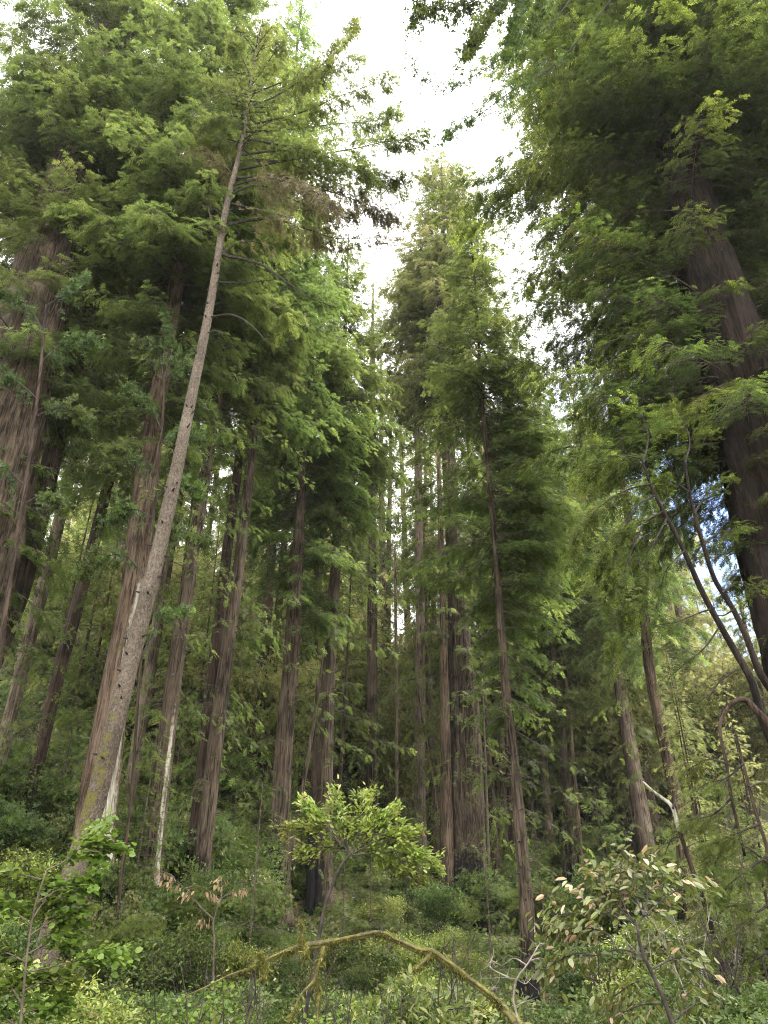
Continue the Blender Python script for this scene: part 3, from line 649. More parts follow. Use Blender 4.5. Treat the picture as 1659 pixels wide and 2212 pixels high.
tree('redwood_tree', 'narrow brown redwood between the pinkish one and the young redwood', RW, 54,
     [(1094, 1874, 15), (1088, 1724, 15), (1084, 1599, 14), (1072, 1420, 12)], 42, 'redwood', seed=33, crown=[dict(y0=1380, prof=CP(3, .6), nb=120, s=0.7, tw_sp=.45, sp_sp=.4)])
tree('dead_tree', 'slim pale bare stem standing alone left of the pale furrowed redwood', 'dead tree', 46,
     [(856, 1910, 10), (857, 1700, 9), (857, 1524, 9), (854, 1237, 7), (853, 1180, 5)], 22, 'redwood_grey', seed=34, crown=[dict(y0=1500, y1=1190, prof=lambda u: .9 + 0 * u, nb=26, s=0.4)], flare=.15, sides=14)
tree('dead_tree', 'thin leaning stem crossing between the charred giant and the bay shrub redwood', 'dead tree', 31,
     [(623, 1885, 11), (640, 1780, 11), (660, 1670, 10), (680, 1549, 9), (694, 1450, 7)], 11, 'redwood', seed=35, crown=None, sides=12)
tree('young_redwood', 'thin straight dark sapling right of the redwood behind the bay shrub', RW, 37,
     [(733, 1714, 9), (740, 1600, 8), (746, 1500, 7), (752, 1380, 5)], 18, 'redwood_dark', seed=36, crown=[dict(y0=1560, prof=CP(1.6, .8), nb=70, s=.4)], sides=12)
tree('dead_tree', 'slim leaning bare stem behind the pale furrowed redwood', 'dead tree', 47,
     [(965, 1900, 8), (955, 1830, 7), (938, 1700, 7), (921, 1604, 6), (905, 1500, 5)], 17, 'redwood_red', seed=37, crown=None, sides=12)
# --- right middle
RM = [('redwood_tree', 'pale grey redwood partly hidden right of the young brown redwood', 60, [(1150, 1880, 16), (1144, 1674, 14), (1134, 1500, 12)], 46, 'redwood_grey', 1450),
      ('redwood_tree', 'broad dim redwood right of the young brown redwood, foot among shrubs', 58, [(1194, 1899, 27), (1189, 1824, 25), (1174, 1649, 22), (1158, 1500, 19)], 50, 'redwood_grey', 1420),
      ('redwood_tree', 'slim left stem of the leaning redwood cluster with charred foot', 53.5, [(1222, 1945, 14), (1219, 1824, 13), (1214, 1624, 11), (1205, 1500, 9)], 44, 'redwood', 1480),
      ('redwood_tree', 'furrowed redwood with charred black foot, stoutest of its leaning cluster', 53, [(1252, 1939, 34), (1244, 1874, 29), (1229, 1724, 21), (1216, 1600, 18), (1205, 1490, 16)], 50, 'redwood', 1460),
      ('redwood_tree', 'pale slender right stem of the leaning redwood cluster', 52.5, [(1262, 1930, 13), (1249, 1774, 12), (1236, 1624, 11), (1224, 1480, 9)], 46, 'redwood_red', 1450),
      ('redwood_tree', 'brown redwood standing behind the leaning cluster', 64, [(1292, 1840, 21), (1279, 1749, 20), (1264, 1649, 19), (1250, 1560, 17)], 48, 'redwood', 1560),
      ('redwood_tree', 'narrow straight redwood between the leaning cluster and the broad grey trunk', 66, [(1318, 1840, 13), (1306, 1760, 12), (1294, 1674, 11), (1284, 1600, 10)], 44, 'redwood', 1580),
      ('redwood_tree', 'thin pinkish redwood left of the two dark trunks', 68, [(1336, 1790, 14), (1329, 1699, 14), (1321, 1599, 12), (1310, 1470, 11)], 50, 'redwood_red', 1470),
      ('redwood_tree', 'broad grey mottled trunk behind the two dark trunks', 63, [(1364, 1870, 32), (1359, 1824, 31), (1349, 1754, 27), (1338, 1660, 23)], 48, 'redwood_grey', 1660),
      ('redwood_tree', 'left one of two dark trunks on the right slope', 50, [(1390, 1850, 23), (1384, 1824, 22), (1371, 1724, 20), (1354, 1624, 18), (1334, 1499, 15), (1325, 1400, 13)], 42, 'redwood_dark', 1420),
      ('redwood_tree', 'right and stouter one of two dark trunks on the right slope', 56, [(1422, 1850, 32), (1419, 1834, 31), (1404, 1724, 26), (1384, 1599, 21), (1364, 1499, 17), (1350, 1400, 15)], 46, 'redwood_dark', 1450),
      ('redwood_tree', 'reddish sunlit redwood foot behind the white tipped sapling', 38, [(1494, 1990, 46), (1488, 1924, 41), (1470, 1774, 33), (1446, 1650, 28), (1424, 1560, 26), (1406, 1480, 26), (1388, 1300, 26)], 40, 'redwood_red', 1400),
      ('redwood_tree', 'pale narrow trunk far right behind the sapling', 62, [(1530, 1900, 14), (1524, 1834, 13), (1512, 1740, 11)], 20, 'redwood_grey', 1720)]
for i, (nm, lb, Y, px, H, bk, cyy) in enumerate(RM):
    st = redwood_stain(char_h=3.2) if 'charred' in lb else None
    tree(nm, lb, RW, Y, px, H, bk, seed=50 + i, stain=st, sides=22,
         crown=[dict(y0=cyy, prof=CP(3.9, .6, .7), nb=170, s=0.62, tw_sp=.42, sp_sp=.36, e_lo=-25)], fol='redfol' if i % 2 else 'oldfol')
# --- right edge giants
tree('redwood_tree', 'giant dark reddish redwood trunk rising at the right edge', RW, 19,
     [(1772, 1560, 215), (1734, 1400, 205), (1692, 1237, 195), (1638, 1000, 176), (1584, 787, 156), (1516, 550, 130), (1458, 310, 84), (1412, 200, 58), (1388, 100, 42)], 46, 'redwood_deep', stubs=(10, 1150, 550, .8), seed=71, flute=.07, sides=48, fol='darkfol',
     crown=[dict(y0=1080, y1=640, prof=lambda u: 5.6 + 1.2 * u, nb=46, az=left_side, s=.33, e_lo=-16, e_hi=-4, tmin=.3, tip_gain=.6, tw_sp=.32, sp_sp=.24),
            dict(y0=1200, y1=800, prof=lambda u: 2.2 + 1.4 * u, nb=55, az=half_front, s=0.30, e_lo=-22, e_hi=-10, tmin=.3, tip_gain=.7, tw_sp=.26, sp_sp=.18),
            dict(y0=850, y1=300, prof=lambda u: 4.6 + 2.6 * u, nb=200, az=half_front, s=0.36, e_lo=-22, e_hi=-4, tmin=.2, tip_gain=.7, tw_sp=.29, sp_sp=.22),
            dict(y0=330, prof=CP(8.6, 1.0, .6), nb=420, s=0.44, e_lo=-12, tip_gain=.7, tw_sp=.34, sp_sp=.26)])
tree('redwood_tree', 'grey brown giant redwood behind the dark one at the right edge', RW, 22.5,
     [(1745, 1150, 92), (1700, 950, 86), (1650, 760, 76), (1600, 640, 66), (1563, 550, 58), (1530, 430, 50)], 50, 'redwood_grey', seed=72, flute=.06, sides=44, fol='darkfol',
     crown=[dict(y0=900, y1=350, prof=lambda u: 4.2 + 1.6 * u, nb=150, s=0.38, e_lo=-20, e_hi=0, tmin=.3, tip_gain=.6), dict(y0=400, prof=CP(6.4, 1.0, .6), nb=240, s=0.48, tip_gain=.6, tw_sp=.34, sp_sp=.26)])
# ------------------------------------------------------------------ boughs: a curved limb and its twigs with leaves
def bough(pts, r0, r1, tw_len, ntw, s, per, seed, protos=None, droop=0.3, spread=65, tmin=0.2, bright=0.0, up_j=0.35, twr=None, sides=5, d_j=0.6, vert=0.0, leafsp=0.05, hang=0.1, vj=0.12):
    g = rng(seed); protos = protos or P_RED
    P = catmull(pts, max(8, 4 * len(pts))); n = len(P); rr = np.linspace(r0, r1, n)
    wood = MB(); leaf = MB(); wood.add(prisms(P[:-1], P[1:], rr[:-1] * 1.02, rr[1:], sides), 0.5)
    t = tmin + (1 - tmin) * g.uniform(0, 1, ntw) ** 0.8; t[:2] = 0.999; f = t * (n - 1)
    i = np.minimum(f.astype(int), n - 2); p = P[i] + (P[i + 1] - P[i]) * (f - i)[:, None]; tan = nrm(P[i + 1] - P[i])
    perp = nrm(np.cross(np.array([[0, 0, 1.]]) + 1e-3, tan)) * np.where(g.random(ntw) < .5, -1., 1.)[:, None]
    th = np.radians(g.uniform(15, spread, ntw)); th[:2] = 0.1
    d = nrm(tan * np.cos(th)[:, None] + perp * np.sin(th)[:, None] + np.array([0, 0, 1.]) * (g.normal(-droop, 0.25 + vert, ntw))[:, None])
    l_ = tw_len * g.uniform(0.4, 1.2, ntw) * (1.1 - 0.5 * t)
    wood.add(prisms(p, p + d * l_[:, None], twr or max(r1 * .7, .003), (twr or max(r1 * .7, .003)) * .5, 3), 0.5)
    k = np.repeat(np.arange(ntw), per); K = len(k); sf = g.uniform(0.15, 1.05, K)
    D = d[k]; pp = nrm(np.cross(np.array([[0, 0, 1.]]) + 1e-3, D)); yw = g.normal(0, d_j, K)
    dd = nrm(D * np.cos(yw)[:, None] + pp * np.sin(yw)[:, None] + np.array([0, 0, 1.]) * g.normal(-hang, .3, K)[:, None])
    pos = p[k] + D * (l_[k] * sf)[:, None] + g.normal(0, leafsp, (K, 3))
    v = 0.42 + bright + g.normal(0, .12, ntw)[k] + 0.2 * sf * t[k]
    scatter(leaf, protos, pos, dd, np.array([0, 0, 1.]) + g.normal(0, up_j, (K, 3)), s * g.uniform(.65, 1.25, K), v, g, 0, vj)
    return wood, leaf

def px_line(pts, Y, base, dY=0.0):
    """photo pixels -> local points; the far end lies dY metres nearer or farther"""
    n = len(pts); return np.array([at(x, y, Y + dY * i / max(n - 1, 1))[0] for i, (x, y) in enumerate(pts)]) - base

# ------------------------------------------------------------------ the leaning fir
FY = 17.0
fpx = [(50, 2200, 64), (72, 2110, 60), (110, 2020, 58), (148, 1930, 56), (180, 1840, 54), (204, 1740, 52), (234, 1620, 49), (262, 1500, 46), (288, 1400, 43), (319, 1290, 40), (345, 1180, 37), (368, 1080, 34), (395, 950, 29),
       (425, 800, 25), (452, 680, 21), (470, 560, 18), (490, 430, 15), (520, 330, 10), (533, 240, 8), (540, 170, 6)]
fb, fpts, frad = px_axis(FY, fpx, at(545, 60, FY)[0][2] - at(40, 2200, FY)[0][2])
fir = empty('fir_tree', fb, 'tall leaning fir with slim scaly grey trunk, mossy foot and dead lower limbs', 'fir tree')
def fir_stain(h, ang, g):
    return {'moss': np.clip(0.62 - np.abs(h - 3.6) / 8, 0, .52) * np.clip(0.65 + 0.6 * np.cos(ang - 3.9), 0, 1)}
link('trunk', tube_mesh('trunk', fpts, frad, 32, M['fir'], 5, 0.03, fir_stain, flare=0.25), fir)
fax = axis_of(fpts)
# (photo line, depth change, start radius, twig length, twigs, sprays each, dry)
FL = [([(492, 485), (580, 472), (665, 495), (730, 515), (835, 512)], 1.5, .05, 0.9, 50, 8, 1),
      ([(500, 440), (580, 458), (625, 470)], -1.6, .03, .5, 8, 3, 1),
      ([(520, 365), (600, 350), (670, 337), (760, 322), (830, 307), (905, 300)], 0.4, .05, 1.0, 64, 10, 0),
      ([(530, 300), (600, 312), (660, 322), (740, 352), (800, 372)], -1.5, .045, 1.0, 56, 9, 0),
      ([(535, 345), (610, 350), (680, 375), (760, 405), (855, 415)], 1.6, .045, .9, 54, 9, 0),
      ([(535, 270), (575, 262), (660, 240), (740, 205), (835, 172)], -0.6, .04, .9, 56, 9, 0),
      ([(540, 230), (600, 205), (690, 145), (730, 95), (768, 52)], 0.8, .04, .8, 52, 9, 0),
      ([(540, 190), (575, 140), (605, 95)], -.8, .03, .6, 22, 8, 0),
      ([(533, 285), (620, 280), (720, 268), (800, 262), (850, 250)], 1.9, .04, 1.0, 56, 9, 0),
      ([(522, 335), (620, 325), (720, 350), (800, 375), (870, 385)], -.9, .04, 1.0, 56, 9, 0),
      ([(540, 205), (620, 175), (690, 165), (770, 130)], 1.6, .035, .9, 46, 9, 0),
      ([(508, 385), (600, 380), (700, 410), (790, 440), (845, 470)], 2.2, .04, 1.0, 52, 9, 1),
      ([(538, 215), (500, 190), (455, 180)], .8, .03, .6, 24, 8, 0),
      ([(533, 255), (490, 250), (440, 262)], -.8, .03, .6, 26, 8, 0),
      ([(525, 310), (480, 300), (430, 320)], 1.0, .03, .7, 28, 8, 0),
      ([(540, 150), (560, 110), (575, 75)], .3, .025, .5, 18, 8, 0),
      ([(540, 160), (520, 120), (505, 95)], -.3, .025, .5, 18, 8, 0),
      ([(500, 400), (580, 385), (660, 405), (720, 440)], -2.4, .045, .9, 44, 9, 1),
      ([(495, 420), (560, 400), (630, 430), (700, 455), (760, 462)], .6, .04, .8, 46, 9, 1),
      ([(505, 380), (470, 350), (425, 340)], .5, .03, .7, 24, 9, 1),
      ([(480, 550), (560, 570), (620, 610), (675, 645), (728, 665)], -0.5, .045, .3, 8, 0, 1),
      ([(470, 610), (530, 610), (597, 604)], -1.0, .03, .2, 4, 0, 1),
      ([(452, 685), (500, 680), (540, 700), (578, 740)], -1.2, .035, .3, 6, 0, 1),
      ([(480, 545), (530, 520), (588, 535)], 1.4, .03, .4, 8, 2, 1),
      ([(485, 470), (450, 445), (462, 490)], -.6, .025, .4, 5, 0, 1),
      ([(478, 505), (455, 470), (452, 425)], .5, .02, .4, 5, 1, 1),
      ([(405, 905), (428, 880), (450, 885)], -.4, .02, .2, 3, 0, 1),
      ([(443, 720), (465, 715), (490, 722)], -.4, .02, .2, 3, 0, 1)]
for i, (ln, dY, r0, twl, ntw, per, dry) in enumerate(FL):
    p = px_line(ln, FY, fb, dY)
    w, lf = bough(p, r0, .008, twl, int(ntw * 1.7), .27, max(per, 1), 300 + i, P_FIR, droop=0.45 if dry else 0.3, bright=.0 if dry else .05, tmin=.12 if dry else .18, d_j=.7, vert=.1, hang=.35, leafsp=.08)
    if per == 0: lf = None
    lo = w.build('limb', M['twig_dark'], fir)
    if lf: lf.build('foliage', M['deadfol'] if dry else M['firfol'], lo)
g = rng(8)
for i in range(30):                                             # broken limb stubs up the bare trunk
    z = g.uniform(4.5, 20.5); a = g.uniform(math.pi * .95, math.pi * 2.05); c = fax(np.array([z]))[0]; r = float(np.interp(z, fpts[:, 2], frad))
    d = np.array([math.cos(a), math.sin(a), g.normal(.1, .2)]); l_ = g.uniform(.05, .16)
    mb = MB(); mb.add(prisms([c + d * r * .75], [c + d * (r + l_)], [.035], [.016], 6), .5); mb.build('limb_stub', M['twig_dark'], fir)
conifer(fax, float(fpts[-1, 2]) - 9, float(fpts[-1, 2]) + .3, CP(2.0, .9, .7, .3), 60, s=.26, tw_sp=.24, sp_sp=.18, e_lo=0, e_hi=40, seed=77, protos=P_FIR).build('crown', [M['firfol'], M['twig_dark']], fir)

# ------------------------------------------------------------------ slender leaning trees at the right, against the blue
def slim(name, label, cat, Y, px, dY, mat, boughs, fol, group=None, protos=None, sides=9, fmat=None, bmat=None, stain=None, seed=1):
    pts = np.array([at(x, y, Y + dY * i / (len(px) - 1))[0] for i, (x, y, w) in enumerate(px)])
    wd = np.array([w / 2 / FPX * at(x, y, Y)[1] for x, y, w in px])
    zg = g1(pts[0, 0], pts[0, 1])
    if pts[0, 2] > zg + .1:                                     # run the stem on down to the ground
        d = pts[0] - pts[1]; d = d / max(-d[2], 1e-3) if d[2] < -1e-3 else np.array([0, 0, -1.]); d[:2] = np.clip(d[:2], -.8, .8)
        h = pts[0, 2] - zg + .1; pts = np.vstack([pts[0] + d * h, pts]); pts[0, 2] = g1(pts[0, 0], pts[0, 1]) - .1; wd = np.concatenate([[wd[0] * 1.2], wd])
    base = pts[0].copy(); root = empty(name, base, label, cat, group)
    n = max(16, int(np.linalg.norm(np.diff(pts, axis=0), axis=1).sum() / .15)); n = min(n, 160)
    P = catmull(pts - base, n); rr = np.interp(np.linspace(0, 1, n), np.linspace(0, 1, len(wd)), wd)
    link('trunk', tube_mesh('trunk', P, rr, sides, M[mat], seed, .04, stain, ridges=(2, 3, 5)), root)
    for i, b in enumerate(boughs):
        ln = b[0]; kw = dict(dict(r0=.02, r1=.005, tw_len=.5, ntw=20, s=.16, per=5, dY=.3, leaf=True, Y=Y), **b[1])
        yb, dy, lf, fm = kw.pop('Y'), kw.pop('dY'), kw.pop('leaf'), kw.pop('fmat', fmat)
        w, l2 = bough(px_line(ln, yb, base, dy), seed=seed * 50 + i, protos=kw.pop('protos', protos), **kw)
        o = w.build('limb', M[bmat or 'twig_dark'], root)
        if lf: l2.build('foliage', M[fm or fol], o)
    return root
OAKB = dict(tw_len=.9, ntw=34, s=.2, per=7, bright=.1, r0=.022)
slim('bay_tree', 'slender dark leaning stem crossing the patch of blue, with long drooping branches', 'bay tree', 13.5,
     [(1730, 1760, 26), (1690, 1650, 23), (1649, 1559, 20), (1624, 1472, 17), (1594, 1417, 16), (1554, 1347, 14), (1514, 1272, 13), (1474, 1182, 11), (1429, 1097, 9), (1405, 1045, 7), (1385, 990, 5)], .8, 'redwood_deep',
     [([(1534, 1316), (1507, 1325), (1463, 1343), (1420, 1350)], dict(ntw=18, s=.15, per=3)), ([(1552, 1357), (1522, 1399), (1486, 1429), (1450, 1460)], dict(ntw=16, s=.15, per=3)),
      ([(1594, 1444), (1555, 1471), (1528, 1506), (1475, 1516)], dict(ntw=14, s=.15, per=2)), ([(1433, 1104), (1385, 1131), (1340, 1160), (1300, 1210)], OAKB),
      ([(1440, 1120), (1410, 1180), (1385, 1250), (1370, 1320)], OAKB), ([(1405, 1045), (1350, 1060), (1290, 1100), (1250, 1150)], OAKB), ([(1415, 1070), (1370, 1100), (1330, 1190), (1310, 1280)], OAKB),
      ([(1385, 990), (1340, 985), (1280, 1010)], OAKB), ([(1390, 1000), (1400, 940), (1380, 880)], OAKB), ([(1478, 1190), (1440, 1230), (1420, 1300)], dict(ntw=20, s=.16, per=4)),
      ([(1385, 1140), (1350, 1230), (1335, 1330), (1320, 1400)], OAKB)], 'darkfol', seed=81)
slim('bay_tree', 'thinner dark leaning stem beside the patch of blue, nearest the dark giant trunk', 'bay tree', 14.5,
     [(1760, 1640, 20), (1700, 1540, 17), (1644, 1457, 15), (1614, 1382, 12), (1584, 1317, 11), (1544, 1252, 10), (1519, 1177, 9), (1500, 1110, 7), (1489, 1062, 6), (1480, 1000, 4)], .6, 'redwood_deep',
     [([(1519, 1177), (1555, 1150), (1600, 1140)], dict(ntw=14, per=4)), ([(1489, 1062), (1450, 1040), (1410, 1050)], OAKB), ([(1480, 1000), (1490, 950), (1470, 890)], OAKB), ([(1500, 1110), (1530, 1060), (1570, 1030)], dict(ntw=20, per=5)),
      ([(1560, 1280), (1590, 1260), (1630, 1270)], dict(ntw=14, per=4)), ([(1584, 1317), (1560, 1330), (1530, 1322)], dict(ntw=4, leaf=False))], 'darkfol', seed=82)
slim('bent_sapling', 'dark bare stem arching over and drooping at the right', 'sapling', 12.5,
     [(1720, 1700, 16), (1665, 1575, 15), (1635, 1536, 14), (1608, 1511, 12), (1579, 1521, 10), (1560, 1552, 9), (1555, 1580, 8), (1569, 1649, 7), (1580, 1724, 7), (1609, 1849, 6)], .3, 'redwood_dark',
     [([(1580, 1724), (1540, 1760), (1490, 1770)], dict(ntw=26, s=.13, per=6)), ([(1569, 1649), (1530, 1640), (1490, 1660)], dict(ntw=24, s=.13, per=5)), ([(1590, 1780), (1560, 1840), (1530, 1880)], dict(ntw=22, s=.13, per=6)), ([(1600, 1820), (1640, 1850), (1670, 1880)], dict(ntw=20, s=.13, per=6))], 'darkfol', seed=83, fmat='firfol')
slim('sapling', 'thin dark sapling with ragged olive sprays at the right edge', 'sapling', 12,
     [(1690, 2260, 12), (1672, 2050, 11), (1659, 1850, 9), (1640, 1780, 8), (1618, 1700, 8), (1599, 1624, 6), (1588, 1580, 4)], .2, 'redwood_dark',
     [([(1640, 1780), (1590, 1800), (1540, 1820)], dict(ntw=28, s=.13, per=7)), ([(1655, 1850), (1600, 1890), (1550, 1930)], dict(ntw=28, s=.13, per=7)), ([(1618, 1700), (1650, 1690), (1690, 1700)], dict(ntw=18, s=.13, per=6)),
      ([(1666, 1950), (1610, 1990), (1560, 2030)], dict(ntw=30, s=.13, per=7)), ([(1672, 2050), (1620, 2080), (1580, 2130)], dict(ntw=30, s=.13, per=7)), ([(1605, 1650), (1570, 1680), (1530, 1690)], dict(ntw=18, s=.13, per=5))], 'firfol', seed=84)
slim('sapling', 'crooked sapling with broken bleached top on the right slope', 'sapling', 13,
     [(1606, 2240, 15), (1599, 2209, 14), (1574, 2124, 13), (1549, 2049, 12), (1529, 1974, 11), (1494, 1874, 10), (1469, 1799, 9), (1454, 1746, 9), (1436, 1728, 7), (1412, 1710, 6), (1389, 1688, 3)], .2, 'redwood_dark',
     [([(1454, 1746), (1458, 1730), (1460, 1718)], dict(leaf=False, ntw=3, tw_len=.15)), ([(1469, 1809), (1452, 1812), (1440, 1835), (1430, 1870)], dict(leaf=False, ntw=8, tw_len=.3, r0=.012)),
      ([(1482, 1832), (1492, 1826), (1500, 1822)], dict(leaf=False, ntw=3, tw_len=.12, r0=.012)), ([(1535, 1990), (1570, 1960), (1600, 1955)], dict(ntw=18, s=.12, per=6)), ([(1560, 2080), (1530, 2060), (1500, 2070)], dict(ntw=18, s=.12, per=6))],
     'firfol', seed=85, stain=lambda h, ang, g: {'pale': np.clip((h - h.max() + .95) / .1, 0, 1)})
# an overhanging tanoak: trunk outside the frame at the right, one limb across the top
tb = np.array([9.5, 6.5, g1(9.5, 6.5) - .1]); tk = empty('tanoak_tree', tb, 'overhanging branch with dark pointed leaf clusters against the white sky at the top', 'tanoak tree')
tp = catmull([[0, 0, 0], [-.4, .2, 6], [-.6, .5, 12], [-1.4, 1.0, 18]], 50); link('trunk', tube_mesh('trunk', tp, np.linspace(.26, .08, 50), 16, M['twig'], 3, .04), tk)
for i, (ln, Y, dY, s) in enumerate([([(1200, -260), (1120, -110), (1040, -10), (960, 20), (905, 25)], 7.2, -.4, .17), ([(1240, -300), (1150, -120), (1090, 0), (1040, 60), (1010, 110)], 7.0, -.4, .17), ([(1290, -300), (1180, -100), (1120, 20), (1100, 110)], 7.4, -.3, .17),
                                    ([(1400, -200), (1200, 40), (1060, 140), (960, 190), (880, 130)], 13, -1, .15), ([(1420, -100), (1220, 120), (1100, 200), (1020, 260), (960, 300)], 13, -1, .15), ([(1330, -320), (1230, -150), (1180, -20), (1160, 60)], 7.4, -.5, .17)]):
    p = px_line(ln, Y, tb, dY); k = int(np.argmin(np.linalg.norm(tp - p[0] + [0, 0, 2.0], axis=1)))
    p = np.vstack([tp[k], p]); w, lf = bough(p, .03, .005, .65, 110, s * .85, 6, 600 + i, P_OAK, tmin=.12, droop=.15, vert=.15, d_j=.8)
    lo = w.build('limb', M['twig_dark'], tk); lf.build('foliage', M['oakfol'], lo)

# ------------------------------------------------------------------ foreground plants
def px_plant(name, label, cat, Y, stem, boughs, mat, fol, seed, sw=(7, 4), kw=None, wood='twig_dark', stems_dY=0):
    px = [(x, y, sw[0] + (sw[1] - sw[0]) * i / (len(stem) - 1)) for i, (x, y) in enumerate(stem)]
    return slim(name, label, cat, Y, px, stems_dY, mat, [(ln, dict(kw, **ex)) for ln, ex in boughs], fol, seed=seed, sides=7, bmat=wood)
HZ = dict(tw_len=.30, ntw=14, s=.060, per=16, protos=P_ROUND, r0=.007, r1=.003, d_j=.9, up_j=.5, droop=.05, leafsp=.03, hang=.15, twr=.002)
px_plant('hazel_shrub', 'bright hazel with round leaves in front of the mossy foot of the fir', 'hazel shrub', 7,
         [(40, 2260), (50, 2150), (60, 2050), (75, 1960), (100, 1880)],
         [([(100, 1880), (140, 1860), (180, 1830), (205, 1800)], dict(ntw=20)), ([(180, 1835), (210, 1840), (232, 1832)], {}), ([(90, 1900), (50, 1890), (0, 1885)], {}), ([(80, 1950), (130, 1920), (190, 1900)], dict(ntw=20)),
          ([(70, 2000), (30, 1970), (-10, 1960)], dict(ntw=20)), ([(65, 2020), (110, 1990), (150, 1975)], dict(ntw=18)), ([(60, 2060), (100, 2040), (140, 2030)], dict(ntw=18)), ([(58, 2080), (20, 2060), (-20, 2050)], dict(ntw=20)),
          ([(52, 2140), (90, 2120), (130, 2110)], dict(ntw=18)), ([(60, 2100), (150, 2080), (235, 2060)], dict(ntw=16, tmin=.5)), ([(48, 2170), (20, 2130), (-20, 2120)], dict(ntw=18)), ([(46, 2190), (80, 2180), (120, 2170)], dict(ntw=16)),
          ([(70, 1985), (95, 1950), (120, 1945)], dict(ntw=14)), ([(44, 2220), (10, 2200), (-30, 2190)], dict(ntw=18))], 'twig', 'hazel', 401, (6, 3), HZ, 'twig')
BY = dict(tw_len=.28, ntw=16, s=.07, per=19, vj=.17, protos=P_LONG, r0=.009, r1=.003, d_j=1.0, up_j=.6, droop=-.15, leafsp=.035, hang=0, twr=.002, vert=.2)
px_plant('bay_shrub', 'sunlit bay shrub with glossy pale leaves on one thin bent stem', 'bay shrub', 10,
         [(690, 2020), (700, 1965), (718, 1910), (735, 1872), (756, 1845)],
         [([(756, 1845), (720, 1800), (670, 1790), (622, 1795)], dict(ntw=22)), ([(740, 1830), (700, 1780), (665, 1745)], dict(ntw=22)), ([(756, 1845), (740, 1780), (722, 1722)], dict(ntw=22)), ([(756, 1840), (780, 1780), (790, 1728)], dict(ntw=24)),
          ([(756, 1845), (810, 1790), (850, 1755)], dict(ntw=24)), ([(760, 1845), (830, 1810), (895, 1800)], dict(ntw=24)), ([(760, 1848), (840, 1840), (900, 1850), (938, 1868)], dict(ntw=24)), ([(756, 1845), (800, 1840), (850, 1872)], dict(ntw=18)),
          ([(745, 1840), (705, 1830), (660, 1842)], dict(ntw=14)), ([(756, 1845), (745, 1810), (760, 1790)], dict(ntw=16)), ([(850, 1835), (880, 1880), (900, 1905)], dict(ntw=10)), ([(800, 1800), (850, 1810), (880, 1830)], dict(ntw=16))],
         'twig_dark', 'bayfol', 402, (8, 5), BY)
DR = dict(tw_len=.14, ntw=7, s=.075, per=2, protos=P_LONG, r0=.008, r1=.003, d_j=.6, droop=.5, leafsp=.02, hang=1.6, twr=.002, tmin=.35)
px_plant('dry_sapling', 'leafless little sapling with withered tan leaves before the twin redwoods', 'sapling', 11,
         [(462, 2160), (461, 2090), (463, 2030), (461, 1990), (478, 1940)],
         [([(461, 1986), (430, 1955), (400, 1918), (352, 1897)], dict(ntw=14)), ([(400, 1918), (430, 1915), (465, 1935)], dict(ntw=8)), ([(470, 1945), (500, 1928), (520, 1921)], dict(ntw=10)), ([(425, 1950), (440, 1975), (435, 1985)], dict(ntw=7)),
          ([(478, 1940), (480, 1915), (475, 1895)], dict(ntw=7)), ([(380, 1905), (370, 1890), (345, 1880)], dict(ntw=8))], 'twig', 'tanleaf', 403, (5, 3), DR, 'twig')
BG = dict(tw_len=.26, ntw=10, s=.082, per=6, vj=.19, protos=[proto_round(.42)], r0=.007, r1=.003, d_j=1.0, up_j=.7, droop=.05, leafsp=.05, hang=.7, twr=.002)
px_plant('tanoak_shrub', 'big leaved tanoak shrub with pale and tan hanging leaves on a dark stem', 'tanoak shrub', 6.5,
         [(1468, 2250), (1451, 2207), (1427, 2141), (1397, 2079), (1382, 2037), (1378, 2001)],
         [([(1378, 2001), (1391, 1978), (1420, 1940), (1440, 1900)], dict(ntw=14)), ([(1378, 2001), (1350, 1960), (1340, 1900), (1345, 1850)], dict(ntw=14)), ([(1391, 1978), (1400, 1920), (1395, 1850)], dict(ntw=14)), ([(1391, 1978), (1450, 1930), (1500, 1905)], dict(ntw=14)),
          ([(1378, 2001), (1330, 1950), (1290, 1885)], dict(ntw=14)), ([(1378, 2001), (1310, 1960), (1250, 1930)], dict(ntw=12)), ([(1360, 1990), (1290, 1970), (1205, 1975)], dict(ntw=14)),
          ([(1391, 2070), (1361, 2055), (1329, 2052), (1284, 2064), (1230, 2062)], dict(ntw=9, tmin=.55)), ([(1329, 2052), (1314, 2019), (1270, 2005), (1200, 2010)], dict(ntw=14)), ([(1284, 2064), (1240, 2060), (1190, 2085)], dict(ntw=9)), ([(1391, 1978), (1370, 1930), (1365, 1880)], dict(ntw=12)),
          ([(1427, 2141), (1380, 2120), (1330, 2150)], dict(ntw=12)), ([(1440, 2170), (1390, 2170), (1340, 2190)], dict(ntw=12)), ([(1405, 2095), (1460, 2070), (1510, 2080)], dict(ntw=12)), ([(1451, 2207), (1500, 2170), (1540, 2160)], dict(ntw=12))],
         'twig_dark', 'greyleaf', 404, (11, 6), BG)
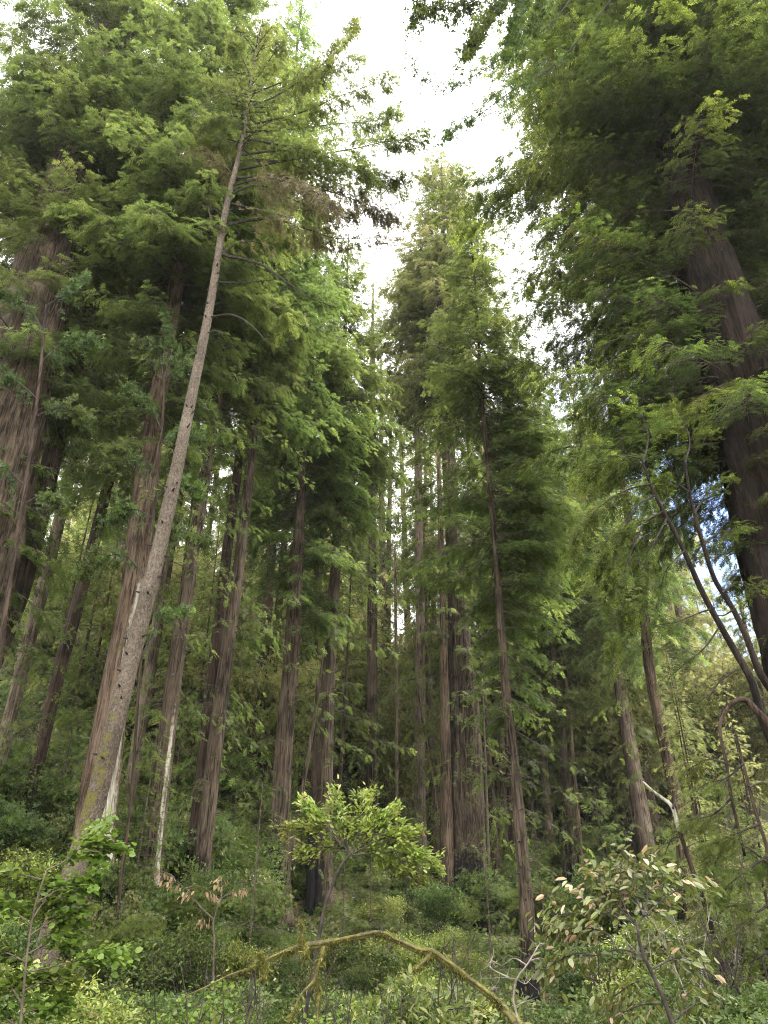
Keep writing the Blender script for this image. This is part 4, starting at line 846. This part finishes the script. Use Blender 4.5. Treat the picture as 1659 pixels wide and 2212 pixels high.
px_plant('dead_shrub', 'tangle of bleached bare twigs in front of the charred young redwood foot', 'dead shrub', 8,
         [(1128, 2240), (1112, 2175), (1109, 2156), (1116, 2115), (1138, 2085), (1156, 2055)],
         [([(1116, 2115), (1082, 2112), (1037, 2115)], {}), ([(1138, 2085), (1110, 2070), (1085, 2085), (1063, 2075)], {}), ([(1156, 2055), (1165, 2040), (1180, 2035)], {}), ([(1116, 2115), (1135, 2125), (1150, 2110)], {}), ([(1100, 2112), (1060, 2090), (1065, 2065)], {}),
          ([(1112, 2175), (1135, 2165), (1138, 2190)], {}), ([(1145, 2075), (1170, 2070), (1190, 2085)], {}), ([(1082, 2112), (1070, 2130), (1055, 2140)], {})], 'twig_pale', 'tanleaf', 405, (5, 3),
         dict(leaf=False, tw_len=.16, ntw=8, r0=.006, r1=.002, twr=.0022, droop=0, vert=.5, spread=85), 'twig_pale')

# ------------------------------------------------------------------ the mossy fallen limb
MY = 6.0
ml = [(400, 2152, 3), (439, 2135, 4), (498, 2106, 5), (537, 2094, 7), (567, 2079, 9), (605, 2061, 10), (647, 2046, 17), (692, 2040, 20), (736, 2031, 13), (781, 2022, 14), (823, 2016, 15), (855, 2031, 13), (900, 2051, 17), (933, 2058, 20), (957, 2073, 19), (990, 2097, 16), (1016, 2118, 16), (1055, 2147, 18), (1091, 2180, 19), (1121, 2212, 20), (1190, 2300, 23), (1330, 2480, 26)]
mp_ = np.array([at(x, y, MY - .5 * max(0, i - 18))[0] for i, (x, y, w) in enumerate(ml)]); mb0 = mp_[-1].copy(); mb0[2] = g1(mb0[0], mb0[1]) - .05; mp_[-1] = mb0
mr_ = np.array([.74 * w / 2 / FPX * 5.3 for _, _, w in ml]); limb = empty('fallen_branch', mb0, 'arched dead branch coated in yellow green moss across the undergrowth', 'branch')
MP = catmull(mp_ - mb0, 160); MR = np.interp(np.linspace(0, 1, 160), np.linspace(0, 1, len(mr_)), mr_)
link('main_stem', tube_mesh('main_stem', MP, MR * .85, 12, M['mossbark'], 4, .20, ridges=(2, 3, 4, 5)), limb)
sidebr = [([(653, 2040), (652, 2015), (650, 1988)], (11, 3), 0, 1), ([(659, 2042), (662, 2052), (656, 2064)], (9, 6), -.08, 1), ([(826, 2018), (824, 2008), (822, 2000)], (7, 4), 0, 0), ([(700, 2046), (694, 2070), (686, 2091), (677, 2120), (653, 2146), (635, 2183), (624, 2212)], (12, 3), -.15, 1), ([(567, 2078), (563, 2068), (562, 2060)], (7, 6), 0, 1),
          ([(930, 2062), (915, 2078), (896, 2095)], (12, 6), -.12, 1), ([(570, 2080), (575, 2100), (568, 2115)], (6, 3), -.05, 1), ([(543, 2092), (541, 2126), (534, 2186), (530, 2230)], (4, 2), -.05, 0), ([(548, 2090), (552, 2140), (556, 2200)], (3, 2), .1, 0), ([(682, 2105), (688, 2150), (686, 2200), (700, 2230)], (9, 2), -.1, 1),
          ([(852, 2032), (842, 2044), (832, 2062)], (5, 3), -.05, 0), ([(595, 2066), (570, 2074), (530, 2078)], (2, 1), .1, 0)]
moss_src = [(MP[20:], MR[20:] * .85)]
for i, (ln, (w0, w1), dY, mossy) in enumerate(sidebr):
    p = catmull(px_line(ln, MY, mb0, dY), 24); r = np.linspace(w0, w1, 24) / 2 / FPX * 5.3
    link('side_branch', tube_mesh('side_branch', p, r, 8, M['mossbark'] if mossy else M['twig_dark'], 30 + i, .12, ridges=(2, 3)), limb)
    if mossy: moss_src.append((p, r))
g = rng(6); mb = MB()
for p, r in moss_src:
    n = int(60 * len(p)); k = g.integers(0, len(p), n); a = g.uniform(0, 6.283, n); d = nrm(g.normal(0, 1, (n, 3))); pos = p[k] + d * (r[k] * .9)[:, None] + g.normal(0, .006, (n, 3))
    dn = nrm(d * .8 + g.normal(0, .35, (n, 3)) + np.array([0, 0, -.9])); patch = np.sin(k * .35) * .3 + .7
    q = place(np.array([diamond((0, 0, 0), (1, 0, 0), 1, .22)], np.float32), pos, dn, g.normal(0, 1, (n, 3)), g.uniform(.008, .03, n) * patch * (1 + 1.2 * (g.random(n) < .08)))
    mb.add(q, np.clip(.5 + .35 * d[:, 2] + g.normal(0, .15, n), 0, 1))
mb.build('moss', M['mossfol'], limb)

# ------------------------------------------------------------------ undergrowth: kinds, then copies
def fern_proto(seed, nf=11, ln=.75):
    g = rng(seed); mb = MB()
    for i in range(nf):
        a = 2 * math.pi * i / nf + g.normal(0, .25); L = ln * g.uniform(.7, 1.15); rise = g.uniform(.55, 1.1)
        t = np.linspace(0, 1, 22); rr = L * t; zz = L * (rise * t - rise * .95 * t ** 2.2)
        P = np.stack([np.cos(a) * rr, np.sin(a) * rr, zz], -1); T = nrm(np.gradient(P, axis=0)); S = np.array([-math.sin(a), math.cos(a), 0.])
        w = .15 * L * np.clip(np.sin(np.pi * np.clip(t * .92 + .1, 0, 1)) ** .7, 0.05, 1)
        for s in (-1, 1):
            d = nrm(S[None] * s + T * .35 + np.array([0, 0, -.12])); b = P[2:]; e = b + d[2:] * w[2:, None]; hw = T[2:] * (L * .021)
            mb.add(np.stack([b - hw, (b + e) / 2 - hw * 1.1, e, (b + e) / 2 + hw * 1.1], 1), np.clip(.3 + .5 * t[2:] + g.normal(0, .08, 20), 0, 1))
        mb.add(prisms(P[:-1], P[1:], .006, .004, 3), .15)
    return mb
ferns = []
for i in range(4):
    o = empty('sword_fern', (0, 0, -50), 'x', 'fern'); fern_proto(900 + i).build('frond', M['fern'], o); ferns.append(o)
g = rng(21); used = {}
def spread(proto, pts, label, group, smin, smax, g, sink=.03):
    for (x, y) in pts:
        p = proto[int(g.integers(0, len(proto)))]; s = g.uniform(smin, smax); loc = (x, y, g1(x, y) - sink); rz = g.uniform(0, 6.28)
        if p.name not in used:
            used[p.name] = 1; p.location = loc; p.rotation_euler = (0, 0, rz); p.scale = (s, s, s); p['label'] = label; p['group'] = group
        else: dup(p, loc, rz, s, label, group)
CLEAR = [(1050, 1240, 26.5), (560, 660, 32), (150, 240, 20)]
def region(n, xa, xb, ya, yb, g, Y0, Y1):
    """n ground points seen between the photo columns xa..xb at distances Y0..Y1"""
    out = []
    for _ in range(n):
        for _ in range(30):
            Y = g.uniform(Y0, Y1); a = g.uniform(xa, xb)
            if not any(x0 < a < x1 and Y < ym for x0, x1, ym in CLEAR): break
        else: continue
        out.append(((a - 829.5) / FPX * Y * .86, Y))
    return out
spread(ferns, region(16, 330, 520, 0, 0, g, 13, 19), 'sword fern with arching fronds in front of the twin redwoods', 'ferns before the twin redwoods', .9, 1.5, g)
spread(ferns, region(34, 0, 560, 0, 0, g, 23, 40), 'sword fern on the shady hillside between the left trunks', 'ferns on the shady hillside', .9, 1.5, g)
spread(ferns, region(16, -40, 140, 0, 0, g, 14, 24), 'sword fern on the bank beside the mossy foot of the leaning fir', 'ferns beside the fir', .8, 1.3, g)
spread(ferns, region(18, 960, 1300, 0, 0, g, 12, 22), 'sword fern round the charred foot of the young redwood', 'ferns round the young redwood', .7, 1.2, g)
spread(ferns, region(22, 330, 1100, 0, 0, g, 8.5, 15), 'sword fern under the mossy arched branch', 'ferns under the mossy branch', .9, 1.35, g)

def shrub_kind(name, cat, fol, **k):
    o = empty(name, (0, 0, -60), 'x', cat); bush(**k).build('foliage', [M[fol], M['twig']], o); return o
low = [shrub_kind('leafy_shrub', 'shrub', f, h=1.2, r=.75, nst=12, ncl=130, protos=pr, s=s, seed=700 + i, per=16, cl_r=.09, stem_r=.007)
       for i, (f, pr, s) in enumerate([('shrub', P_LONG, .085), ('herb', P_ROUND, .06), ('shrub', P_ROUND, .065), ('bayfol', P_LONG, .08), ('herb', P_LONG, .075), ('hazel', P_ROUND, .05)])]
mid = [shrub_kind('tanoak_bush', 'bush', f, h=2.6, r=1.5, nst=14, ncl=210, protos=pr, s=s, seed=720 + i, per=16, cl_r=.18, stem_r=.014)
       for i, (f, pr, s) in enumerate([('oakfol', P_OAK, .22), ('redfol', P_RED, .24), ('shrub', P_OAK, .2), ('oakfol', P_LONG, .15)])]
zones = [(26, 760, 1010, 25, 37, low[:4], 'leafy shrub on the far floor before the great fluted redwood', 'shrubs before the fluted redwood', .7, 1.2),
         (22, 760, 1070, 14, 26, low[:3], 'low leafy shrub on the open floor left of the young brown redwood', 'low shrubs left of the young redwood', .35, .65),
         (24, 780, 1250, 13, 26, ferns, 'sword fern on the open floor left of the young brown redwood', 'ferns left of the young redwood', .7, 1.1),
         (38, 330, 1250, 7.5, 12, low, 'small leaved shrub in the thicket under the mossy arched branch', 'thicket under the mossy branch', .5, 1.05),
         (26, 1150, 1640, 8, 14, low, 'small leaved shrub in the thicket below the big leaved tanoak', 'thicket below the tanoak shrub', .6, 1.05),
         (44, -40, 380, 9, 17, low, 'small leaved shrub in the thicket behind the hazel', 'thicket behind the hazel', .5, 1.0),
         (16, -40, 150, 12, 15.2, low, 'leafy shrub hiding the foot of the leaning fir', 'shrubs before the fir', .8, 1.25),
         (18, -60, 135, 16.5, 25, low, 'leafy shrub on the bank behind the mossy foot of the leaning fir', 'shrubs behind the fir', .7, 1.2),
         (34, 380, 1150, 13, 24, low, 'leafy shrub on the valley floor beyond the mossy arched branch', 'shrubs on the valley floor', .5, .95),
         (26, 1230, 1650, 15, 30, low, 'leafy shrub on the valley floor behind the big leaved tanoak', 'shrubs behind the tanoak shrub', .8, 1.8),
         (10, 180, 420, 17, 21, mid, 'leafy bush crowding the foot of the knotty brown redwood', 'bushes round the knotty redwood', .4, .65),
         (60, -120, 560, 22, 46, mid, 'dark bush on the shady hillside behind the left trunks', 'bushes on the shady hillside', .6, 1.2),
         (24, 620, 1000, 33, 52, mid, 'leafy bush between the trunks behind the bay shrub', 'bushes behind the bay shrub', .4, .8),
         (30, 1010, 1560, 34, 60, mid, 'leafy bush among the far trunks beyond the young redwood', 'bushes beyond the young redwood', .7, 1.4)]
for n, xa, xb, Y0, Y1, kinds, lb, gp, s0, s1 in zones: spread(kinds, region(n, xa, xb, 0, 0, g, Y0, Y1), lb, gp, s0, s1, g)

sprigs = []
for i in range(4):
    o = empty('bare_sprig', (0, 0, -65), 'x', 'dead shoot'); gg = rng(880 + i); mb = MB()
    for k in range(3):
        a = gg.uniform(0, 6.28); P = catmull([[0, 0, -.05], [.06 * math.cos(a), .06 * math.sin(a), .5], [.2 * math.cos(a) + gg.normal(0, .06), .2 * math.sin(a), .9], [.34 * math.cos(a + .3), .34 * math.sin(a + .3), 1.35]], 12)
        mb.add(prisms(P[:-1], P[1:], np.linspace(.009, .004, 11), np.linspace(.0085, .003, 11), 5), .5)
        j = gg.integers(3, 11, 9); d = nrm(gg.normal(0, 1, (9, 3)) + np.array([0, 0, .5])); e = P[j] + d * gg.uniform(.1, .35, 9)[:, None]; mb.add(prisms(P[j], e, .004, .002, 3), .5)
        j2 = gg.integers(0, 9, 14); mb.add(prisms((P[j] + (e - P[j]) * .6)[j2], (P[j] + (e - P[j]) * .6)[j2] + nrm(gg.normal(0, 1, (14, 3))) * .1, .002, .001, 3), .5)
    mb.build('stem', M['twig_dark' if i < 3 else 'twig_pale'], o); sprigs.append(o)
spread(sprigs[:3], region(20, 380, 1130, 0, 0, g, 6.8, 12), 'thin bare dead shoot standing in the thicket round the mossy branch', 'dead shoots round the mossy branch', .7, 1.15, g)
spread(sprigs, region(12, 1180, 1650, 0, 0, g, 7.5, 16), 'thin bare dead shoot standing in the thicket round the big leaved tanoak', 'dead shoots round the tanoak shrub', .8, 1.5, g)
# conifer saplings in layers
saps = []
for i in range(3):
    o = empty('conifer_sapling', (0, 0, -70), 'x', 'sapling'); pts = np.stack([np.zeros(20), np.zeros(20), np.linspace(0, 5, 20)], -1)
    link('trunk', tube_mesh('trunk', pts, np.linspace(.045, .008, 20), 8, M['twig'], 3, .03), o)
    conifer(axis_of(pts), .35, 5.0, CP(1.6, .9, .8, .1), 75, s=.22, tw_sp=.2, sp_sp=.14, e_lo=-5, e_hi=35, seed=810 + i, rb=.012, bright=.08).build('crown', [M['redfol'], M['twig']], o); saps.append(o)
for x, y, Y, s, lb in [(540, 1990, 20, .85, 'layered young conifer with bright tips left of the charred giant'), (1060, 2110, 23, .80, 'layered young conifer beside the foot of the young brown redwood'),
                       (270, 1880, 23, .9, 'young conifer between the weathered reddish redwood and the knotty one'), (1010, 2080, 24, .5, 'small young conifer at the foot of the great fluted redwood'),
                       (480, 1850, 30, .9, 'young conifer in the shade behind the twin redwoods'), (60, 1800, 27, 1.1, 'young conifer at the foot of the dark narrow redwood'),
                       (640, 1850, 36, 1.2, 'young conifer in the gap behind the charred giant'), (800, 1960, 30, .9, 'soft young conifer just behind the sunlit bay shrub'), (740, 2000, 26, .7, 'small young conifer by the root mound behind the bay shrub'),
                       (1180, 2000, 33, 1.1, 'young conifer right behind the young brown redwood'), (1330, 1950, 42, 1.3, 'young conifer below the two dark trunks'), (1570, 2050, 21, .9, 'young conifer beside the crooked white tipped sapling'),
                       (330, 1760, 36, 1.2, 'young conifer high on the slope behind the knotty redwood'), (880, 1990, 40, 1.0, 'young conifer at the foot of the pale furrowed redwood'), (1640, 2000, 18, .9, 'young conifer at the right edge behind the olive sapling')]:
    X = (x - 829.5) / FPX * Y * .87; spread(saps, [(X, Y)], lb, None, s * .95, s * 1.05, g, .05)
for o in col.objects:
    if o.get('group') is None and 'group' in o.keys(): del o['group']

airy = []
for i in range(4):
    o = empty('young_redwood', (0, 0, -75), 'x', RW); H = 14 + i * 1.5; pts = np.stack([.15 * np.sin(np.linspace(0, 3, 40) + i), .1 * np.cos(np.linspace(0, 2, 40)), np.linspace(0, H, 40)], -1)
    link('trunk', tube_mesh('trunk', pts, np.linspace(.11, .012, 40), 8, M['redwood_dark'], 3 + i, .03), o)
    conifer(axis_of(pts), 1.5, H, CP(2.3, .8, .7, .2), 105, s=.46, tw_sp=.44, sp_sp=.34, e_lo=-20, e_hi=20, seed=870 + i, rb=.016, bright=.1).build('crown', [M['redfol' if i < 2 else 'litfol'], M['twig_dark']], o); airy.append(o)
g = rng(71)
spread(airy, region(18, -60, 560, 0, 0, g, 30, 56), 'airy young redwood with feathery sprays between the left trunks', 'young redwoods between the left trunks', .7, 1.25, g, .05)
spread(airy, region(14, 640, 1000, 0, 0, g, 53, 72), 'airy young redwood with feathery sprays left of the great fluted trunk', 'young redwoods left of the fluted trunk', .7, 1.3, g, .05)
spread(airy, region(20, 1080, 1440, 0, 0, g, 66, 84), 'airy young redwood with feathery sprays among the trunks right of the young brown redwood', 'young redwoods among the right trunks', 1.0, 1.7, g, .05)
spread(airy, region(9, 1510, 1740, 0, 0, g, 20, 45), 'airy young redwood with feathery sprays below the patch of blue', 'young redwoods below the patch of blue', .4, .65, g, .05)
# understory broadleaf trees on the slopes
g = rng(55); und = []
for i, (f, pr, s) in enumerate([('oakfol', P_OAK, .34), ('litfol', P_OAK, .32), ('litfol', P_RED, .4)]):
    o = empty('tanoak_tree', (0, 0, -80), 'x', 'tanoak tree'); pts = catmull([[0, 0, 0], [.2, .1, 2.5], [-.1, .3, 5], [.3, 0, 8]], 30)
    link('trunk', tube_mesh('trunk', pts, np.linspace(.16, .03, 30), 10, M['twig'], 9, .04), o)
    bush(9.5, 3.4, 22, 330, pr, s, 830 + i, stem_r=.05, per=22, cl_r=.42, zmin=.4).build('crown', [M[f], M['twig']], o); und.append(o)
OB = dict(tw_len=.75, ntw=34, s=.19, per=8, r0=.025, r1=.006, protos=P_OAK, d_j=.9, vert=.2, tmin=.15)
px_plant('tanoak_tree', 'slender tanoak with dark blue green leaves hiding the upper stem of the weathered reddish redwood', 'tanoak tree', 18.6,
         [(262, 1900), (285, 1700), (300, 1480), (318, 1250), (335, 1080), (350, 930), (355, 820)],
         [([(345, 960), (385, 930), (430, 940)], {}), ([(335, 1080), (380, 1040), (425, 1060)], {}), ([(340, 1020), (300, 990), (250, 1000)], {}), ([(350, 930), (320, 870), (290, 840)], {}), ([(355, 820), (390, 790), (420, 760)], {}), ([(355, 820), (340, 760), (300, 740)], {}),
          ([(355, 820), (370, 740), (360, 680)], {}), ([(325, 1180), (380, 1150), (440, 1165)], {}), ([(318, 1250), (270, 1200), (220, 1205), (185, 1225)], {}), ([(330, 1120), (290, 1100), (240, 1120)], {}), ([(305, 1420), (350, 1330), (385, 1320)], dict(ntw=18))],
         'redwood_dark', 'oakfol', 406, (7, 4), OB)
px_plant('tanoak_tree', 'thin tanoak in front of the dark stem beside the giant redwood', 'tanoak tree', 17,
         [(-30, 1700), (0, 1400), (40, 1150), (70, 950), (90, 780), (100, 660)],
         [([(90, 780), (140, 740), (190, 740)], {}), ([(80, 860), (30, 820), (-20, 820)], {}), ([(75, 900), (130, 880), (180, 900)], {}), ([(95, 720), (60, 660), (10, 640)], {}), ([(100, 660), (150, 630), (180, 600)], {}), ([(55, 1050), (10, 1010), (-30, 1020)], dict(ntw=24)), ([(50, 1090), (90, 1070), (120, 1080)], dict(ntw=20))],
         'redwood_dark', 'oakfol', 407, (12, 6), OB)
spread(und[1:] + und[1:2], region(22, -60, 600, 0, 0, g, 40, 70), 'bushy tanoak on the light green hillside behind the left trunks', 'tanoaks on the light green hillside', .8, 1.2, g, .05)
spread(und[1:2] + und[1:3], region(30, 520, 930, 0, 0, g, 54, 84), 'bushy tanoak on the bright slope behind the slim pale bare stem', 'tanoaks on the bright slope', 1.0, 1.7, g, .05)
spread(und[1:] + und[1:2], region(30, 1000, 1760, 0, 0, g, 58, 84), 'bushy tanoak beyond the far trunks on the right slope', 'tanoaks on the right slope', 1.0, 1.6, g, .05)

# the wood on the far slopes
far = []
for i in range(5):
    o = empty('redwood_tree', (0, 0, -90), 'x', RW); H = 40; pts = np.stack([.3 * np.sin(np.linspace(0, 3, 40) + i), .2 * np.cos(np.linspace(0, 2, 40)), np.linspace(0, H, 40)], -1)
    link('trunk', tube_mesh('trunk', pts, np.linspace(.5, .03, 40), 14, M['redwood' if i % 2 else 'redwood_grey'], 60 + i, .05, flare=.3), o)
    conifer(axis_of(pts), 7 + 2 * i, H, CP(4.0 + .3 * i, .65, .7), 170, s=.85, tw_sp=.5, sp_sp=.42, seed=850 + i, e_lo=-25, bright=.05).build('crown', [M[['litfol', 'redfol', 'litfol', 'oldfol', 'litfol'][i]], M['twig']], o); far.append(o)
tall = []
for i in range(3):
    o = empty('redwood_tree', (0, 0, -95), 'x', RW); H = 46; pts = np.stack([.3 * np.sin(np.linspace(0, 3, 50) + i), .2 * np.cos(np.linspace(0, 2, 50)), np.linspace(0, H, 50)], -1)
    link('trunk', tube_mesh('trunk', pts, np.interp(np.linspace(0, 1, 50), [0, .8, 1], [.36, .2, .02]), 16, M[['redwood', 'redwood_grey', 'redwood_dark'][i]], 64 + i, .05, flare=.3), o)
    conifer(axis_of(pts), 17 + 2 * i, H, CP(3.0, .6, .6), 120, s=.75, tw_sp=.5, sp_sp=.42, seed=890 + i, e_lo=-25).build('crown', [M[['redfol', 'oldfol', 'redfol'][i]], M['twig']], o)
    conifer(axis_of(pts), 4, 18, lambda u: 1.5 + 0 * u, 24, s=.6, tw_sp=.5, sp_sp=.42, seed=895 + i, e_lo=-25, e_hi=-20).build('foliage', [M['redfol'], M['twig']], o); tall.append(o)
def line_up(ts, Y0, Y1, lb, gp):
    spread(tall, [((a - 829.5) / FPX * Y * .86, Y) for a, Y in [(a + g.normal(0, 6), g.uniform(Y0, Y1)) for a in ts]], lb, gp, .85, 1.15, g, .2)
line_up([90, 240, 335, 395, 455, 505, 650, 765, 800], 42, 62, 'slim bare stemmed redwood far behind the trunks of the left stand', 'slim redwoods behind the left stand')
line_up([772, 812, 846, 884], 62, 74, 'tall slim redwood in the hazy gap left of the great fluted redwood', 'slim redwoods in the hazy gap')
line_up([1110, 1165, 1200, 1275, 1310, 1345, 1400, 1440, 1462, 1238], 64, 86, 'slim bare stemmed redwood receding beyond the leaning redwood cluster', 'slim redwoods beyond the leaning cluster')
sx = [-200, 0, 560, 640, 700, 770, 800, 860, 940, 1080, 1150, 1250, 1400, 1435, 1600, 1640, 1900]
sy = [250, 300, 420, 520, 600, 700, 780, 760, 650, 700, 760, 760, 800, 1190, 1190, 950, 700]
pts_ = []; g = rng(33); tries = 0
while len(pts_) < 72 and tries < 6000:
    tries += 1; Y = 54 + 90 * g.random() ** 1.3; X = g.uniform(-.66, .62) * Y * .95
    if any((X - a) ** 2 + (Y - b) ** 2 < 22 + .06 * Y for a, b, _ in pts_): continue
    if -.42 < X / Y < .06 and Y < 88: continue
    z = g1(X, Y); dep = Y * math.cos(PITCH)
    H = g.uniform(36, 52)
    for _ in range(12):
        d = np.array([X, Y, z + H]) - EYE; zc = d[1] * math.cos(PITCH) + d[2] * math.sin(PITCH); yc = -d[1] * math.sin(PITCH) + d[2] * math.cos(PITCH)
        px, py = 829.5 + FPX * d[0] / zc, 1106 - FPX * yc / zc
        if py > np.interp(px, sx, sy) + g.uniform(0, 60): break
        H *= .9
    if H < 9: continue
    pts_.append((X, Y, H))
for X, Y, H in pts_:
    d = (X / Y)
    if d < -.14: lb, gp = 'tall redwood in the dense wood far up the left hillside', 'wood on the left hillside'
    elif d < .12: lb, gp = 'redwood with hazy green crown in the far gap behind the great fluted redwood', 'wood in the far gap'
    else: lb, gp = 'redwood in the far wood beyond the dark trunks of the right slope', 'wood on the right slope'
    p = far[int(g.integers(0, 5))]; s = H / 40; loc = (X, Y, g1(X, Y) - .3)
    if p.name not in used:
        used[p.name] = 1; p.location = loc; p.scale = (s, s, s); p.rotation_euler = (0, 0, g.uniform(0, 6)); p['label'] = lb; p['group'] = gp
    else: dup(p, loc, g.uniform(0, 6.28), s, lb, gp)

# bare earth path cut into the hillside, a rock, and the ground cover
pp = catmull([at(x, y, Y)[0][:2] for x, y, Y in ((452, 1640, 46), (480, 1640, 46), (500, 1640, 46), (525, 1650, 46.5))], 20)
V = []; 
for x, y in pp:
    for dy in (-.5, .5, 1.6): V.append((x, y + dy, g1(x, y + dy) + .06 + (.5 if dy > 1 else 0)))
V = np.array(V).reshape(20, 3, 3); q = np.concatenate([np.stack([V[:-1, k], V[1:, k], V[1:, k + 1], V[:-1, k + 1]], 1) for k in (0, 1)])
M['path'] = plain_mat('bare_earth', (0.20, 0.13, 0.085), (0.36, 0.26, 0.18), 3)
mb = MB(); mb.add(q); tag(mb.build('path', M['path']), kind='structure')
rp_, _ = at(1180, 2205, 11); o = empty('rock', (rp_[0], 11, g1(rp_[0], 11) - .1), 'small grey rock beside the tip of the mossy arched branch', 'rock')
rb = catmull([[0, 0, 0], [0, 0, .18], [.02, 0, .36], [.0, 0, .46]], 14); link('stone', tube_mesh('stone', rb, .36 * np.sqrt(np.clip(1 - (np.linspace(-.5, 1, 14)) ** 2, .01, 1)), 18, M['rock'], 3, .12, ridges=(2, 3, 4)), o)

g = rng(44); n = 230000; Y = 6 + 44 * g.random(n) ** 1.7; X = g.uniform(-.62, .62, n) * Y * .95; dens = np.sin(X * .7 + 1) * np.cos(Y * .5) + np.sin(X * 1.9 + Y * 1.3) * .6 + g.normal(0, .5, n)
k = dens > np.where(Y < 30, -.9, -.2); X, Y = X[k], Y[k]; n = len(X); Z = gz(X, Y) + g.uniform(.0, .22, n) * np.clip(dens[k] + .6, .2, 1.6)
mb = MB(); a = g.uniform(0, 6.28, n)
scatter(mb, [proto_round(.8), proto_round(.45), P_OAK[0], P_RED[0]], np.stack([X, Y, Z], -1), np.stack([np.cos(a), np.sin(a), g.normal(.25, .3, n)], -1), np.array([0, 0, 1.]) + g.normal(0, .35, (n, 3)), (.05 + .004 * Y) * g.uniform(.6, 1.3, n), np.clip(.45 + .25 * g.normal(0, 1, n), 0, 1), g)
tag(mb.build('ground_cover', M['herb']), 'low leafy ground cover', 'ground cover', kind='stuff'); del col.objects['ground_cover']['label']; del col.objects['ground_cover']['category']
spare = [o for o in col.objects if o.get('label') == 'x']            # kinds that found no place
for c in [c for o in spare for c in o.children] + spare: bpy.data.objects.remove(c)
# the faint veil of moist air between the trunks
hz = bpy.data.materials.new('haze'); hz.use_nodes = True; hn = hz.node_tree.nodes; hn.clear()
ho = hn.new('ShaderNodeOutputMaterial'); pv = hn.new('ShaderNodeVolumePrincipled'); pv.inputs['Color'].default_value = (.86, .9, .86, 1)
pv.inputs['Density'].default_value = 0.0002; pv.inputs['Anisotropy'].default_value = 0.2; hz.node_tree.links.new(pv.outputs[0], ho.inputs['Volume'])
zs_ = [v.co.z for v in bpy.data.objects['forest_floor'].data.vertices]; zl, zh = min(zs_) - 1, max(max(zs_), 105.0) + 8
vv = np.array([[-1, -1, 0], [1, -1, 0], [1, 1, 0], [-1, 1, 0], [-1, -1, 1], [1, -1, 1], [1, 1, 1], [-1, 1, 1]], float) * [193, 193, zh - zl] + [0, 30, zl]
me = bpy.data.meshes.new('haze'); me.from_pydata(vv.tolist(), [], [(3, 2, 1, 0), (4, 5, 6, 7), (0, 1, 5, 4), (1, 2, 6, 5), (2, 3, 7, 6), (3, 0, 4, 7)]); me.materials.append(hz)
tag(link('haze', me), kind='stuff')
print('QUADS', sum(len(m.polygons) for m in bpy.data.meshes), 'objects', len(bpy.data.objects))
